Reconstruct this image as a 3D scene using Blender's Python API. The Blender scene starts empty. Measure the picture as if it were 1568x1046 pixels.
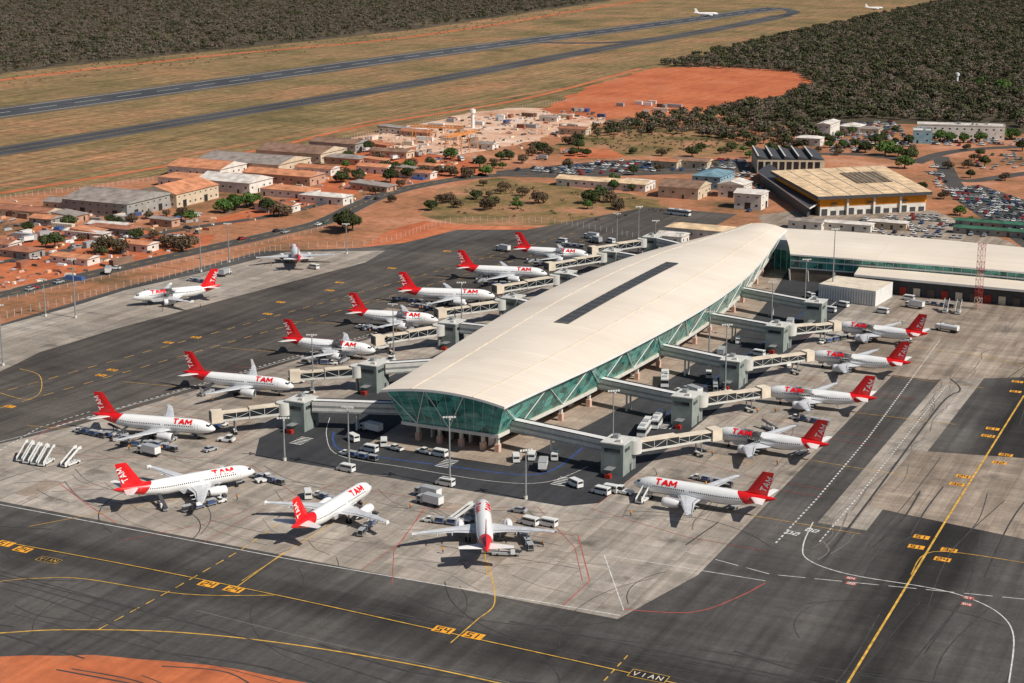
import bpy, math, random
from mathutils import Vector, Matrix
R=random.Random(11)
# ---------------------------------------------------------------- site survey
# Ground plan was surveyed from the photograph: S(px,py,h) returns the world
# position (metres) of a surveyed point standing at height h.
F,CX,CY,H=2548.0,784.0,523.0,142.0
TH=math.atan(649/F); sT,cT=math.sin(TH),math.cos(TH)
def S(px,py,h=0.0):
    dx,dy=px-CX,CY-py
    d=(dx,dy*sT+F*cT,dy*cT-F*sT); t=(h-H)/d[2]
    return Vector((d[0]*t,d[1]*t,h))
A=math.radians(25.71); sA,cA=math.sin(A),math.cos(A)
def UW(u,w,h=0.0): return Vector((u*sA+w*cA,u*cA-w*sA,h))
def toUW(p): return (p.x*sA+p.y*cA, p.x*cA-p.y*sA)
UANG=math.pi/2-A      # heading of the u axis (along the pier)
scene=bpy.context.scene
# ---------------------------------------------------------------- materials
def nodes(m):
    m.use_nodes=True; nt=m.node_tree; return nt,nt.nodes,nt.links,nt.nodes['Principled BSDF']
def c4(c): return (c[0],c[1],c[2],1)
def mk(name,col,rough=0.6,var=0.15,scale=0.5,metal=0.0,objrand=0.0,spec=0.3,detail=4,col2=None):
    m=bpy.data.materials.new(name); nt,N,L,B=nodes(m)
    B.inputs['Roughness'].default_value=rough; B.inputs['Metallic'].default_value=metal
    B.inputs['Specular IOR Level'].default_value=spec
    tc=N.new('ShaderNodeTexCoord'); no=N.new('ShaderNodeTexNoise'); no.inputs['Scale'].default_value=scale; no.inputs['Detail'].default_value=detail
    L.new(tc.outputs['Object'],no.inputs['Vector'])
    cr=N.new('ShaderNodeValToRGB')
    d=[max(0,c*(1-var)) for c in col]; b=[min(1,c*(1+var)) for c in (col2 or col)]
    cr.color_ramp.elements[0].position=0.3; cr.color_ramp.elements[1].position=0.7
    cr.color_ramp.elements[0].color=c4(d); cr.color_ramp.elements[1].color=c4(b)
    L.new(no.outputs['Fac'],cr.inputs['Fac']); out=cr.outputs['Color']
    if objrand>0:
        oi=N.new('ShaderNodeObjectInfo'); hs=N.new('ShaderNodeHueSaturation')
        mr=N.new('ShaderNodeMapRange'); mr.inputs['To Min'].default_value=1-objrand; mr.inputs['To Max'].default_value=1+objrand
        L.new(oi.outputs['Random'],mr.inputs['Value']); L.new(mr.outputs[0],hs.inputs['Value'])
        mr2=N.new('ShaderNodeMapRange'); mr2.inputs['To Min'].default_value=0.5-0.03*objrand; mr2.inputs['To Max'].default_value=0.5+0.03*objrand
        mu=N.new('ShaderNodeMath'); mu.operation='MULTIPLY'; mu.inputs[1].default_value=7.31
        fr=N.new('ShaderNodeMath'); fr.operation='FRACT'; L.new(oi.outputs['Random'],mu.inputs[0]); L.new(mu.outputs[0],fr.inputs[0])
        L.new(fr.outputs[0],mr2.inputs['Value']); L.new(mr2.outputs[0],hs.inputs['Hue'])
        L.new(out,hs.inputs['Color']); out=hs.outputs['Color']
    L.new(out,B.inputs['Base Color'])
    return m
def ground(name,cols,scale=0.02,fine=0.6,fineamt=0.25,streak=0.0,slab=0.0,rough=0.9,streakdir=0,blot=None,lanes=(),span=.4,blo=.55):
    """large-scale ramp of colours * fine noise * streaks * slab joints (site aligned)"""
    m=bpy.data.materials.new(name); nt,N,L,B=nodes(m); B.inputs['Roughness'].default_value=rough
    B.inputs['Specular IOR Level'].default_value=0.2
    g=N.new('ShaderNodeNewGeometry'); mp=N.new('ShaderNodeMapping'); mp.inputs['Rotation'].default_value=(0,0,A)
    L.new(g.outputs['Position'],mp.inputs['Vector'])
    def noise(sc,det,vec,rgh=0.55):
        n=N.new('ShaderNodeTexNoise'); n.inputs['Scale'].default_value=sc; n.inputs['Detail'].default_value=det; n.inputs['Roughness'].default_value=rgh
        L.new(vec,n.inputs['Vector']); return n.outputs['Fac']
    cr=N.new('ShaderNodeValToRGB'); el=cr.color_ramp.elements
    k=len(cols)
    while len(el)<k: el.new(0.5)
    for i,c in enumerate(cols):
        el[i].position=0.5-span/2+span*i/(k-1); el[i].color=c4(c)
    L.new(noise(scale,9,mp.outputs[0],0.65),cr.inputs['Fac']); out=cr.outputs['Color']
    def mul(out,fac,lo,hi,a=0.3,b=0.7):
        mr=N.new('ShaderNodeMapRange'); mr.inputs['From Min'].default_value=a; mr.inputs['From Max'].default_value=b
        mr.inputs['To Min'].default_value=lo; mr.inputs['To Max'].default_value=hi; L.new(fac,mr.inputs['Value'])
        mx=N.new('ShaderNodeVectorMath'); mx.operation='SCALE'; L.new(out,mx.inputs[0]); L.new(mr.outputs[0],mx.inputs['Scale']); return mx.outputs[0]
    out=mul(out,noise(fine,6,mp.outputs[0],0.7),1-fineamt,1+fineamt)
    if streak>0:
        m2=N.new('ShaderNodeMapping'); m2.inputs['Scale'].default_value=(0.35,0.012,1) if streakdir==0 else (0.012,0.35,1)
        L.new(mp.outputs[0],m2.inputs['Vector']); out=mul(out,noise(1.0,5,m2.outputs[0]),1-streak,1+streak*0.6)
        m3=N.new('ShaderNodeMapping'); m3.inputs['Scale'].default_value=(0.01,0.25,1) if streakdir==0 else (0.25,0.01,1)
        m3.inputs['Rotation'].default_value=(0,0,0.2)
        L.new(mp.outputs[0],m3.inputs['Vector']); out=mul(out,noise(1.0,4,m3.outputs[0]),1-streak*0.5,1+streak*0.3)
    if slab>0:
        br=N.new('ShaderNodeTexBrick'); br.offset=0; br.inputs['Scale'].default_value=1.0
        br.inputs['Brick Width'].default_value=slab; br.inputs['Row Height'].default_value=slab
        br.inputs['Mortar Size'].default_value=0.07; br.inputs['Mortar Smooth'].default_value=0.3
        br.inputs['Color1'].default_value=(0.84,0.84,0.84,1); br.inputs['Color2'].default_value=(1.1,1.1,1.1,1); br.inputs['Mortar'].default_value=(0.58,0.55,0.52,1)
        L.new(mp.outputs[0],br.inputs['Vector'])
        mx=N.new('ShaderNodeVectorMath'); mx.operation='MULTIPLY'; L.new(out,mx.inputs[0]); L.new(br.outputs['Color'],mx.inputs[1]); out=mx.outputs[0]
    if blot:
        nn=noise(blot,4,mp.outputs[0]); out=mul(out,nn,blo,1.0,0.3,0.42)
    for (axis,c0,hw,dark) in lanes:   # uneven darker band along a taxi line
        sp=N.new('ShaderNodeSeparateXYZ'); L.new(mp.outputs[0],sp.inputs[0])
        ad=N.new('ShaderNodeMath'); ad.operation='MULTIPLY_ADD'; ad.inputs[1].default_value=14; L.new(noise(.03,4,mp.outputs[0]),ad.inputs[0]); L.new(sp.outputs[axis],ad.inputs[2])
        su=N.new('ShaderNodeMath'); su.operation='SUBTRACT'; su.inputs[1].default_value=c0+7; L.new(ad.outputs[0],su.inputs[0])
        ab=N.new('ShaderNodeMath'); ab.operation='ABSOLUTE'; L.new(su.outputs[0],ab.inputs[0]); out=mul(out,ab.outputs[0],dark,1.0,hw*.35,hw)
    L.new(out,B.inputs['Base Color'])
    bp=N.new('ShaderNodeBump'); bp.inputs['Strength'].default_value=0.25; bp.inputs['Distance'].default_value=0.3
    L.new(noise(fine*1.5,5,mp.outputs[0]),bp.inputs['Height']); L.new(bp.outputs[0],B.inputs['Normal'])
    return m
M={}
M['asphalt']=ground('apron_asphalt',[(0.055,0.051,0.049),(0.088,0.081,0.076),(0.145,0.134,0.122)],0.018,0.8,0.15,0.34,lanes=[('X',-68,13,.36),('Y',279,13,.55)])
M['asphalt_brown']=ground('taxilane_asphalt',[(0.055,0.048,0.043),(0.085,0.074,0.066),(0.13,0.113,0.1)],0.02,0.8,0.14,0.32,blot=.02,blo=.7)
M['asphalt_dark']=ground('road_asphalt',[(0.035,0.036,0.04),(0.062,0.062,0.066)],0.03,0.8,0.12,0.2)
M['runway']=ground('runway_asphalt',[(0.045,0.047,0.055),(0.095,0.098,0.108)],0.01,0.2,0.12,0.25)
M['shoulder']=ground('runway_shoulder',[(0.11,0.09,0.065),(0.18,0.14,0.1)],0.01,0.2,0.12,0.25)
M['road']=ground('access_road',[(0.06,0.055,0.052),(0.1,0.09,0.08)],0.03,0.8,0.12,0.1)
M['concrete']=ground('apron_concrete',[(0.26,0.218,0.18),(0.355,0.308,0.26),(0.45,0.4,0.35)],0.02,0.7,0.14,0.28,6.0,blot=.09)
M['concrete_brown']=ground('aged_concrete',[(0.23,0.18,0.14),(0.33,0.265,0.21),(0.41,0.34,0.275)],0.03,0.6,0.14,0.34,6.0,blot=.07)
M['paving']=ground('terminal_paving',[(0.28,0.215,0.165),(0.4,0.33,0.27)],0.06,0.9,0.15,0.0,4.0)
M['grass']=ground('dry_airfield_grass',[(0.14,0.11,0.045),(0.215,0.155,0.067),(0.265,0.178,0.082),(0.33,0.195,0.095),(0.4,0.2,0.1)],0.008,0.16,0.42,0.5,span=.34,blot=.02,blo=.75)
M['verge']=ground('verge_grass',[(0.095,0.08,0.03),(0.2,0.135,0.055),(0.3,0.17,0.085),(0.42,0.2,0.11)],0.03,0.3,0.3,span=.28)
M['dirt']=ground('red_town_dirt',[(0.1,0.075,0.035),(0.3,0.14,0.07),(0.42,0.18,0.095),(0.5,0.27,0.17)],0.018,0.25,0.3,span=.34)
M['red']=ground('red_earth',[(0.36,0.095,0.04),(0.5,0.145,0.06),(0.54,0.2,0.1)],0.015,0.15,0.22,0.2)
M['pinkdirt']=ground('construction_earth',[(0.45,0.21,0.12),(0.62,0.4,0.28),(0.74,0.6,0.49)],0.03,0.2,0.22)
M['floor']=ground('woodland_floor',[(0.05,0.043,0.026),(0.085,0.068,0.042),(0.14,0.1,0.062)],0.006,0.05,0.3)
M['white']=mk('white_marking',(0.58,0.57,0.54),0.7,0.35,0.8)
M['yellow']=mk('yellow_marking',(0.6,0.35,0.06),0.7,0.4,0.5)
M['orange']=mk('orange_marking',(0.8,0.36,0.03),0.7,0.15,0.5)
M['gantry']=mk('gantry_orange_paint',(0.65,0.25,0.06),0.6,0.2,0.5)
M['redm']=mk('red_marking',(0.42,0.09,0.07),0.7,0.3,0.5)
M['blue']=mk('blue_marking',(0.03,0.07,0.22),0.7,0.3,0.5)
M['black']=mk('black_marking',(0.02,0.02,0.021),0.8,0.2,0.5)
M['rubber']=mk('rubber_streak',(0.05,0.048,0.046),0.85,0.3,0.3)
M['rubberc']=mk('tyre_scuff_on_concrete',(0.17,0.15,0.13),0.85,0.3,0.3)
M['tyre']=mk('tyre',(0.02,0.02,0.02),0.8)
M['glassdark']=mk('dark_glass',(0.02,0.025,0.03),0.15,0.2,1,spec=0.6)
M['steel']=mk('galvanised_steel',(0.3,0.31,0.31),0.5,0.15,1,metal=0.3)
M['greywall']=mk('grey_cladding',(0.24,0.275,0.255),0.6,0.18,0.4,detail=8)
M['lightwall']=mk('light_cladding',(0.58,0.57,0.53),0.5,0.12,0.5,detail=8)
M['whitepaint']=mk('white_paint',(0.76,0.75,0.73),0.35,0.06,0.5,spec=0.5)
M['cream']=mk('cream_render',(0.66,0.57,0.45),0.7,0.15,0.3)
M['kerb']=mk('kerb_stone',(0.3,0.2,0.14),0.8,0.25,0.3)
M['darkgrey']=mk('dark_grey',(0.06,0.06,0.065),0.6)
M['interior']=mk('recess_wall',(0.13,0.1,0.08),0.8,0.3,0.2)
M['pinkcol']=mk('column_base',(0.6,0.4,0.32),0.7)
def planepaint():
    m=bpy.data.materials.new('aircraft_livery'); nt,N,L,B=nodes(m); B.inputs['Roughness'].default_value=0.28
    B.inputs['Coat Weight'].default_value=0.3
    tc=N.new('ShaderNodeTexCoord'); sx=N.new('ShaderNodeSeparateXYZ'); L.new(tc.outputs['Object'],sx.inputs[0])
    a=N.new('ShaderNodeMath'); a.operation='MULTIPLY_ADD'; a.inputs[1].default_value=-0.85; L.new(sx.outputs['Z'],a.inputs[0]); L.new(sx.outputs['X'],a.inputs[2])
    lt=N.new('ShaderNodeMath'); lt.operation='LESS_THAN'; lt.inputs[1].default_value=-14.0; L.new(a.outputs[0],lt.inputs[0])
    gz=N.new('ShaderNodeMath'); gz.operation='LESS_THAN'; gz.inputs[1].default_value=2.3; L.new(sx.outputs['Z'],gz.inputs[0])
    no=N.new('ShaderNodeTexNoise'); no.inputs['Scale'].default_value=0.6; L.new(tc.outputs['Object'],no.inputs['Vector'])
    cr=N.new('ShaderNodeValToRGB'); cr.color_ramp.elements[0].color=(0.76,0.76,0.75,1); cr.color_ramp.elements[1].color=(0.85,0.85,0.84,1); L.new(no.outputs['Fac'],cr.inputs[0])
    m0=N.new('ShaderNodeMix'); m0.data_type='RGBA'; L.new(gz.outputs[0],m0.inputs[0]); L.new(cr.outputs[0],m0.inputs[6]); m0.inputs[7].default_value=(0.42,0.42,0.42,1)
    mx=N.new('ShaderNodeMix'); mx.data_type='RGBA'; L.new(lt.outputs[0],mx.inputs[0]); L.new(m0.outputs[2],mx.inputs[6]); mx.inputs[7].default_value=(0.68,0.012,0.015,1)
    L.new(mx.outputs[2],B.inputs['Base Color']); return m
M['livery']=planepaint()
M['finred']=mk('fin_red',(0.7,0.012,0.016),0.3,0.06,0.4,spec=0.5)
M['doorred']=mk('door_red',(0.35,0.03,0.02),0.5,0.1,0.4)
M['winggrey']=mk('wing_grey',(0.54,0.55,0.57),0.35,0.14,0.5,spec=0.5)
M['nacelle']=mk('engine_white',(0.72,0.72,0.72),0.3,0.05,0.5,spec=0.5)
M['metal']=mk('bare_metal',(0.5,0.5,0.5),0.3,0.1,1,metal=0.8)
def roofmat():
    m=bpy.data.materials.new('membrane_roof'); nt,N,L,B=nodes(m); B.inputs['Roughness'].default_value=0.55
    g=N.new('ShaderNodeNewGeometry'); mp=N.new('ShaderNodeMapping'); mp.inputs['Rotation'].default_value=(0,0,A); L.new(g.outputs['Position'],mp.inputs['Vector'])
    no=N.new('ShaderNodeTexNoise'); no.inputs['Scale'].default_value=0.04; no.inputs['Detail'].default_value=8; L.new(mp.outputs[0],no.inputs['Vector'])
    cr=N.new('ShaderNodeValToRGB'); e=cr.color_ramp.elements; e[0].position=.3; e[1].position=.7; e[0].color=(0.71,0.615,0.51,1); e[1].color=(0.81,0.72,0.61,1); L.new(no.outputs['Fac'],cr.inputs[0])
    br=N.new('ShaderNodeTexBrick'); br.offset=0; br.inputs['Scale'].default_value=1; br.inputs['Brick Width'].default_value=30; br.inputs['Row Height'].default_value=2.6
    br.inputs['Mortar Size'].default_value=0.09; br.inputs['Color1'].default_value=(0.96,0.96,0.96,1); br.inputs['Color2'].default_value=(1.02,1.02,1.02,1); br.inputs['Mortar'].default_value=(0.88,0.87,0.85,1)
    L.new(mp.outputs[0],br.inputs['Vector'])
    mx=N.new('ShaderNodeVectorMath'); mx.operation='MULTIPLY'; L.new(cr.outputs[0],mx.inputs[0]); L.new(br.outputs['Color'],mx.inputs[1]); L.new(mx.outputs[0],B.inputs['Base Color'])
    return m
M['roof']=roofmat()
def glassmat():
    m=bpy.data.materials.new('teal_glazing'); nt,N,L,B=nodes(m); B.inputs['Roughness'].default_value=0.14; B.inputs['Specular IOR Level'].default_value=0.45
    g=N.new('ShaderNodeNewGeometry'); v=N.new('ShaderNodeTexVoronoi'); v.inputs['Scale'].default_value=0.36; L.new(g.outputs['Position'],v.inputs['Vector'])
    bw=N.new('ShaderNodeSeparateColor'); L.new(v.outputs['Color'],bw.inputs[0])
    cr=N.new('ShaderNodeValToRGB'); e=cr.color_ramp.elements; e[0].color=(0.012,0.09,0.08,1); e[1].color=(0.11,0.43,0.37,1); L.new(bw.outputs[0],cr.inputs[0]); L.new(cr.outputs[0],B.inputs['Base Color']); return m
M['teal']=glassmat()
ROOFC={}
for n,c in dict(tile=(0.42,0.17,0.09),orange=(0.54,0.23,0.12),brown=(0.24,0.145,0.1),grey=(0.28,0.24,0.215),white=(0.6,0.55,0.5),dark=(0.06,0.055,0.05),beige=(0.66,0.48,0.3),pink=(0.54,0.3,0.2),blue=(0.15,0.25,0.3),rust=(0.33,0.14,0.085),green=(0.04,0.13,0.08)).items():
    ROOFC[n]=mk('roof_'+n,c,0.75,0.32,0.25,detail=8)
WALLC={n:mk('wall_'+n,c,0.8,0.15,0.3) for n,c in dict(white=(0.66,0.62,0.56),cream=(0.55,0.45,0.33),grey=(0.3,0.29,0.27),orange=(0.75,0.27,0.02),blue=(0.22,0.36,0.42),pink=(0.46,0.28,0.2)).items()}
# ---------------------------------------------------------------- mesh builder
class MB:
    def __init__(s): s.v=[];s.f=[];s.m=[];s.mats=[];s.T=Matrix.Identity(4);s.sm=[]
    def mi(s,m):
        if m not in s.mats: s.mats.append(m)
        return s.mats.index(m)
    def add(s,vs,fs,mat,smooth=False):
        b=len(s.v); s.v+= [tuple(s.T@Vector(p)) for p in vs]; k=s.mi(mat)
        for f in fs: s.f.append([b+i for i in f]); s.m.append(k); s.sm.append(smooth)
    def hexa(s,b,t,mat,topmat=None,botmat=None):
        s.add(list(b)+list(t),[(0,1,5,4),(1,2,6,5),(2,3,7,6),(3,0,4,7)],mat)
        s.add(list(t),[(0,1,2,3)],topmat or mat); s.add(list(b),[(3,2,1,0)],botmat or mat)
    def box(s,cx,cy,cz,lx,ly,lz,mat,top=None,taper=0,tx=0):
        a,b,c=lx/2,ly/2,lz/2
        bt=[(cx-a,cy-b,cz-c),(cx+a,cy-b,cz-c),(cx+a,cy+b,cz-c),(cx-a,cy+b,cz-c)]
        a2,b2=a-tx,b-taper
        tp=[(cx-a2,cy-b2,cz+c),(cx+a2,cy-b2,cz+c),(cx+a2,cy+b2,cz+c),(cx-a2,cy+b2,cz+c)]
        s.hexa(bt,tp,mat,top)
    def cyl(s,p0,p1,r0,r1,n,mat,caps=True,smooth=True):
        p0,p1=Vector(p0),Vector(p1); d=(p1-p0).normalized(); q=d.to_track_quat('Z','Y')
        vs=[]
        for p,r in ((p0,r0),(p1,r1)):
            for i in range(n):
                a=2*math.pi*i/n; vs.append(p+q@Vector((r*math.cos(a),r*math.sin(a),0)))
        s.add(vs,[(i,(i+1)%n,n+(i+1)%n,n+i) for i in range(n)],mat,smooth)
        if caps: s.add(vs[:n],[tuple(range(n-1,-1,-1))],mat); s.add(vs[n:],[tuple(range(n))],mat)
    def beam(s,p0,p1,w,h,mat,top=None):
        p0,p1=Vector(p0),Vector(p1); d=(p1-p0); d.z=0; n=Vector((-d.y,d.x,0)); n=n.normalized()*w/2 if n.length>1e-6 else Vector((w/2,0,0))
        up=Vector((0,0,h))
        s.hexa([p0-n,p1-n,p1+n,p0+n],[p0-n+up,p1-n+up,p1+n+up,p0+n+up],mat,top)
    def mesh(s,name):
        me=bpy.data.meshes.new(name); me.from_pydata(s.v,[],s.f)
        for m in s.mats: me.materials.append(m)
        me.polygons.foreach_set('material_index',s.m); me.polygons.foreach_set('use_smooth',s.sm); me.update(); return me
    def obj(s,name,parent=None):
        o=bpy.data.objects.new(name,s.mesh(name)); scene.collection.objects.link(o)
        if parent: o.parent=parent
        return o
def place(name,me,p,rot=0,sc=1.0,parent=None):
    o=bpy.data.objects.new(name,me); o.location=p; o.rotation_euler=(0,0,rot); o.scale=(sc,)*3
    scene.collection.objects.link(o)
    if parent: o.parent=parent
    return o
def frame(p,rot): return Matrix.Translation(p)@Matrix.Rotation(rot,4,'Z')
# ---------------------------------------------------------------- ground
def sheet(name,pts,mat,z):
    b=MB(); vs=[(p.x,p.y,z) for p in pts]
    area=sum(vs[i][0]*vs[(i+1)%len(vs)][1]-vs[(i+1)%len(vs)][0]*vs[i][1] for i in range(len(vs)))
    if area<0: vs.reverse()
    b.add(vs,[tuple(range(len(vs)))],mat); return b.obj(name)
def px(l): return [S(*p) for p in l]
def uw(l): return [UW(*p) for p in l]
def ragged(pts,amp,step=12):
    """break long straight edges of natural patches into an uneven outline"""
    out=[]
    for i in range(len(pts)):
        a,c=pts[i],pts[(i+1)%len(pts)]; L_=(c-a).length; n=max(1,min(40,int(L_/step))); d=(c-a).normalized() if L_>0 else Vector((1,0,0)); nn=Vector((-d.y,d.x,0))
        for k in range(n): out.append(a.lerp(c,k/n)+nn*R.uniform(-amp,amp)*(1 if k else .4))
    return out
g=MB(); g.add([(-9000,-3000,-0.05),(12000,-3000,-0.05),(12000,22000,-0.05),(-9000,22000,-0.05)],[(0,1,2,3)],M['floor']); g.obj('ground')
forest_edge=[(-500,165),(-150,127),(0,113),(150,96),(380,73),(640,45),(900,6),(960,-3),(1060,-20)]
sheet('airfield_grass',px(forest_edge+[(1500,-25),(1425,6),(1250,44),(1060,96),(1010,104),(960,115),(870,160),(700,178),(530,214),(300,262),(0,302),(-500,400)]),M['grass'],0.0)
sheet('town_earth',px([(-500,400),(0,302),(300,262),(530,214),(700,178),(870,160),(1010,158),(1140,180),(1240,200),(1330,190),(1400,190),(1568,205),(1800,230),(2000,640),(1568,640),(-500,700)]),M['dirt'],0.01)
sheet('red_earth',ragged(px([(1000,104),(1100,102),(1215,109),(1246,127),(1190,147),(1120,160),(1060,174),(930,182),(860,176),(830,168),(900,132)]),4),M['red'],0.03)
sheet('construction_earth',ragged(px([(530,214),(640,190),(720,172),(800,165),(880,168),(940,180),(890,198),(790,222),(700,238),(600,240),(520,232)]),4),M['pinkdirt'],0.02)
sheet('verge_grass',ragged(px([(640,330),(670,290),(760,272),(870,285),(1010,305),(1030,330),(1000,358),(880,345),(700,342)]),3),M['verge'],0.018)
sheet('verge_grass',ragged(px([(890,206),(960,188),(1060,196),(1160,222),(1100,240),(960,240),(880,238),(840,225)]),4),M['verge'],0.024)
sheet('red_earth',ragged(px([(545,384),(600,352),(650,338),(700,345),(860,350),(840,362),(700,356),(620,372)]),1),M['red'],0.034)
sheet('red_earth',ragged(px([(0,372),(60,345),(200,352),(330,360),(300,385),(240,400),(60,432),(-100,460)]),2),M['red'],0.034)
sheet('red_earth',ragged(px([(540,240),(560,225),(700,240),(760,262),(640,280),(560,292),(430,330),(340,345),(330,335),(470,298)]),2),M['red'],0.038)
sheet('red_earth',ragged(px([(860,225),(930,228),(960,240),(860,245)]),2),M['red'],0.028)
sheet('parking_asphalt',px([(1440,290),(1500,283),(1700,350),(1750,420),(1568,380)]),M['road'],0.036)
sheet('car_park_pavement',px([(760,262),(930,246),(1140,244),(1150,262),(1000,268),(860,272),(760,270)]),M['road'],0.043)
sheet('service_yard',px([(1160,330),(1250,318),(1430,322),(1568,380),(1800,430),(1800,480),(1568,470),(1215,380),(1180,360)]),M['concrete_brown'],0.03)
apron=px([(-420,700),(-200,560),(0,497),(190,440),(400,385),(545,380),(620,372),(700,352),(870,352),(1000,372)])+px([(1180,372),(1400,430),(1568,462),(2100,560)])+[UW(60,150),UW(60,-500)]
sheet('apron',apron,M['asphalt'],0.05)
sheet('taxilane',uw([(270,-500),(305,-420),(660,-340),(780,-300),(780,-252),(650,-250),(297,-312)]),M['asphalt_brown'],0.058)
sheet('remote_apron',px([(-300,640),(-100,560),(0,500),(110,470),(190,445),(330,413),(440,386),(590,384),(560,402),(430,436),(180,503),(60,540),(20,560),(-200,660)]),M['concrete'],0.066)
sheet('apron_concrete',uw([(300,-600),(300,-312),(300,-120),(330,-113),(690,-113),(700,-255),(620,-262),(360,-312),(330,-322),(318,-600)]),M['concrete'],0.07)
sheet('concrete_strip',uw([(374,-98),(374,-86),(600,-86),(600,-98)]),M['concrete'],0.062)
sheet('aged_concrete_apron',px([(1325,775),(1398,690),(1568,702),(1720,712),(1720,842),(1568,826)]),M['concrete_brown'],0.068)
sheet('aged_concrete_apron',px([(1290,565),(1390,440),(1568,470),(1800,520),(1800,580),(1568,578),(1425,582)]),M['concrete_brown'],0.074)
sheet('service_road',uw([(358,-250),(358,-158),(364,-151),(680,-151),(680,-170),(680,-255),(372,-258)]),M['asphalt_dark'],0.078)
sheet('red_earth',ragged(px([(-300,1010),(0,1006),(140,1003),(330,1020),(470,1046),(560,1100),(-300,1100)]),.35,5),M['red'],0.08)
# repaired slabs on the stands (each slot used once)
b=MB(); used=set()
for i in range(80):
    u=300+6*R.randrange(1,55); w=-306+6*R.randrange(0,31); r_=R.random()
    if (u,w) in used or w<-300-(u-330)*.15 or (346<u and -266<w<-145): continue
    used.add((u,w)); b.add([UW(u+.1,w+.1,.0735),UW(u+5.9,w+.1,.0735),UW(u+5.9,w+5.9,.0735),UW(u+.1,w+5.9,.0735)],[(0,1,2,3)],M['paving'] if r_<.5 else M['concrete_brown'])
b.obj('replaced_slabs')
def smooth(pts,n=6):
    if len(pts)<3: return pts
    out=[]
    for i in range(len(pts)-1):
        p0=pts[max(i-1,0)];p1=pts[i];p2=pts[i+1];p3=pts[min(i+2,len(pts)-1)]
        for k in range(n):
            t=k/n; out.append(0.5*((2*p1)+(p2-p0)*t+(2*p0-5*p1+4*p2-p3)*t*t+(3*p1-p0-3*p2+p3)*t**3))
    out.append(pts[-1]); return out
def strip_into(b,pts,w,z,mat,dash=None):
    pts=[Vector((p.x,p.y,0)) for p in pts]
    if dash:
        on,off=dash; segs=[];acc=0
        for i in range(len(pts)-1):
            a,c=pts[i],pts[i+1]; L=(c-a).length; d=(c-a)/max(L,1e-6); t=0
            while t<L:
                ph=acc%(on+off)
                st=(on-ph) if ph<on else (on+off-ph)
                e=min(L,t+st)
                if ph<on: segs.append([a+d*t,a+d*e])
                acc+=e-t+1e-5; t=e+1e-5
        for sg in segs: strip_into(b,sg,w,z,mat)
        return
    ls,rs=[],[]
    for i,p in enumerate(pts):
        d=(pts[min(i+1,len(pts)-1)]-pts[max(i-1,0)])
        if d.length<1e-6: return
        n=Vector((-d.y,d.x,0)).normalized()*w/2
        ls.append((p.x+n.x,p.y+n.y,z)); rs.append((p.x-n.x,p.y-n.y,z))
    n=len(pts); b.add(rs+ls,[(i,i+1,n+i+1,n+i) for i in range(n-1)],mat)
def strip(name,pts,w,mat,z): 
    b=MB(); strip_into(b,pts,w,z,mat); return b.obj(name)
rp=smooth(px([(-500,240),(0,173),(400,118),(700,77),(1000,38),(1190,12)])); strip('runway_shoulder',rp,60,M['shoulder'],0.02); strip('runway',rp,42,M['runway'],0.03)
tp=smooth(px([(-500,312),(0,232),(330,178),(640,127),(860,86),(960,68),(1100,44),(1200,24)])); strip('taxiway_shoulder',tp,36,M['shoulder'],0.022); strip('taxiway',tp,24,M['runway'],0.035)
strip('taxiway_link',smooth(px([(800,64),(880,66),(960,64),(1010,58)])),22,M['runway'],0.04)
strip('taxiway_link',smooth(px([(1190,12),(1215,18),(1200,24),(1150,35)])),20,M['runway'],0.04)
for k,l in enumerate(([(0,130),(160,128)],[(0,258),(150,235),(330,203)],[(0,148),(180,131)],[(200,150),(520,100),(700,88),(860,70)])):
    strip('dirt_track',smooth(px(l)),4.5,M['verge'],0.024+k*.0005)
strip('dirt_track',smooth(px([(0,296),(250,255),(420,225),(560,192),(800,152),(980,105)])),6,M['red'],0.0265)
strip('dirt_track',smooth(px([(0,284),(250,243),(440,210),(620,176),(860,135)])),5,M['dirt'],0.0255)
strip('perimeter_road',smooth(px([(-200,155),(0,123),(330,85),(640,55),(900,14),(1000,-2)])),12,M['red'],0.0275)
mk_=MB()
strip_into(mk_,rp,1.0,0.045,M['white'],(30,20)); 
for o in (19.5,-19.5):
    pts=[]
    for i,p in enumerate(rp):
        d=rp[min(i+1,len(rp)-1)]-rp[max(i-1,0)]; n=Vector((-d.y,d.x,0)).normalized()*o; pts.append(p+n)
    strip_into(mk_,pts,.9,0.045,M['white'])
strip_into(mk_,tp,0.4,0.045,M['yellow'])
mk_.obj('runway_markings')
road=smooth(px([(-300,500),(0,452),(60,438),(240,398),(430,356),(500,338),(570,305),(640,285),(740,270),(900,264),(1100,262),(1160,262)]))
strip('access_road_kerb',road,12,M['kerb'],0.0455); strip('access_road',road,11,M['road'],0.055)
road2=smooth(px([(-200,440),(0,402),(120,380),(300,348),(420,330),(520,305)])); strip('back_road',road2,6,M['road'],0.05)
for k,l in enumerate(([(1400,250),(1440,236),(1500,228),(1640,222)],[(1425,262),(1480,277),(1568,266),(1660,258)],[(1440,240),(1450,262),(1470,290),(1560,330),(1660,372)],[(1160,262),(1200,240),(1300,236),(1400,246)])):
    strip('access_road',smooth(px(l)),10,M['road'],0.057+.0015*k)
b=MB(); strip_into(b,road,0.3,0.065,M['yellow'],(4,4)); b.obj('road_markings')
K=MB(); Z=0.09; LC=[0]
def ln(l,w,m,sm=True,dash=None,z=Z,u=False):
    LC[0]+=1; p=uw(l) if u else px(l); strip_into(K,smooth(p) if sm else p,w,z+LC[0]*1.2e-5,M[m],dash)
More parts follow.
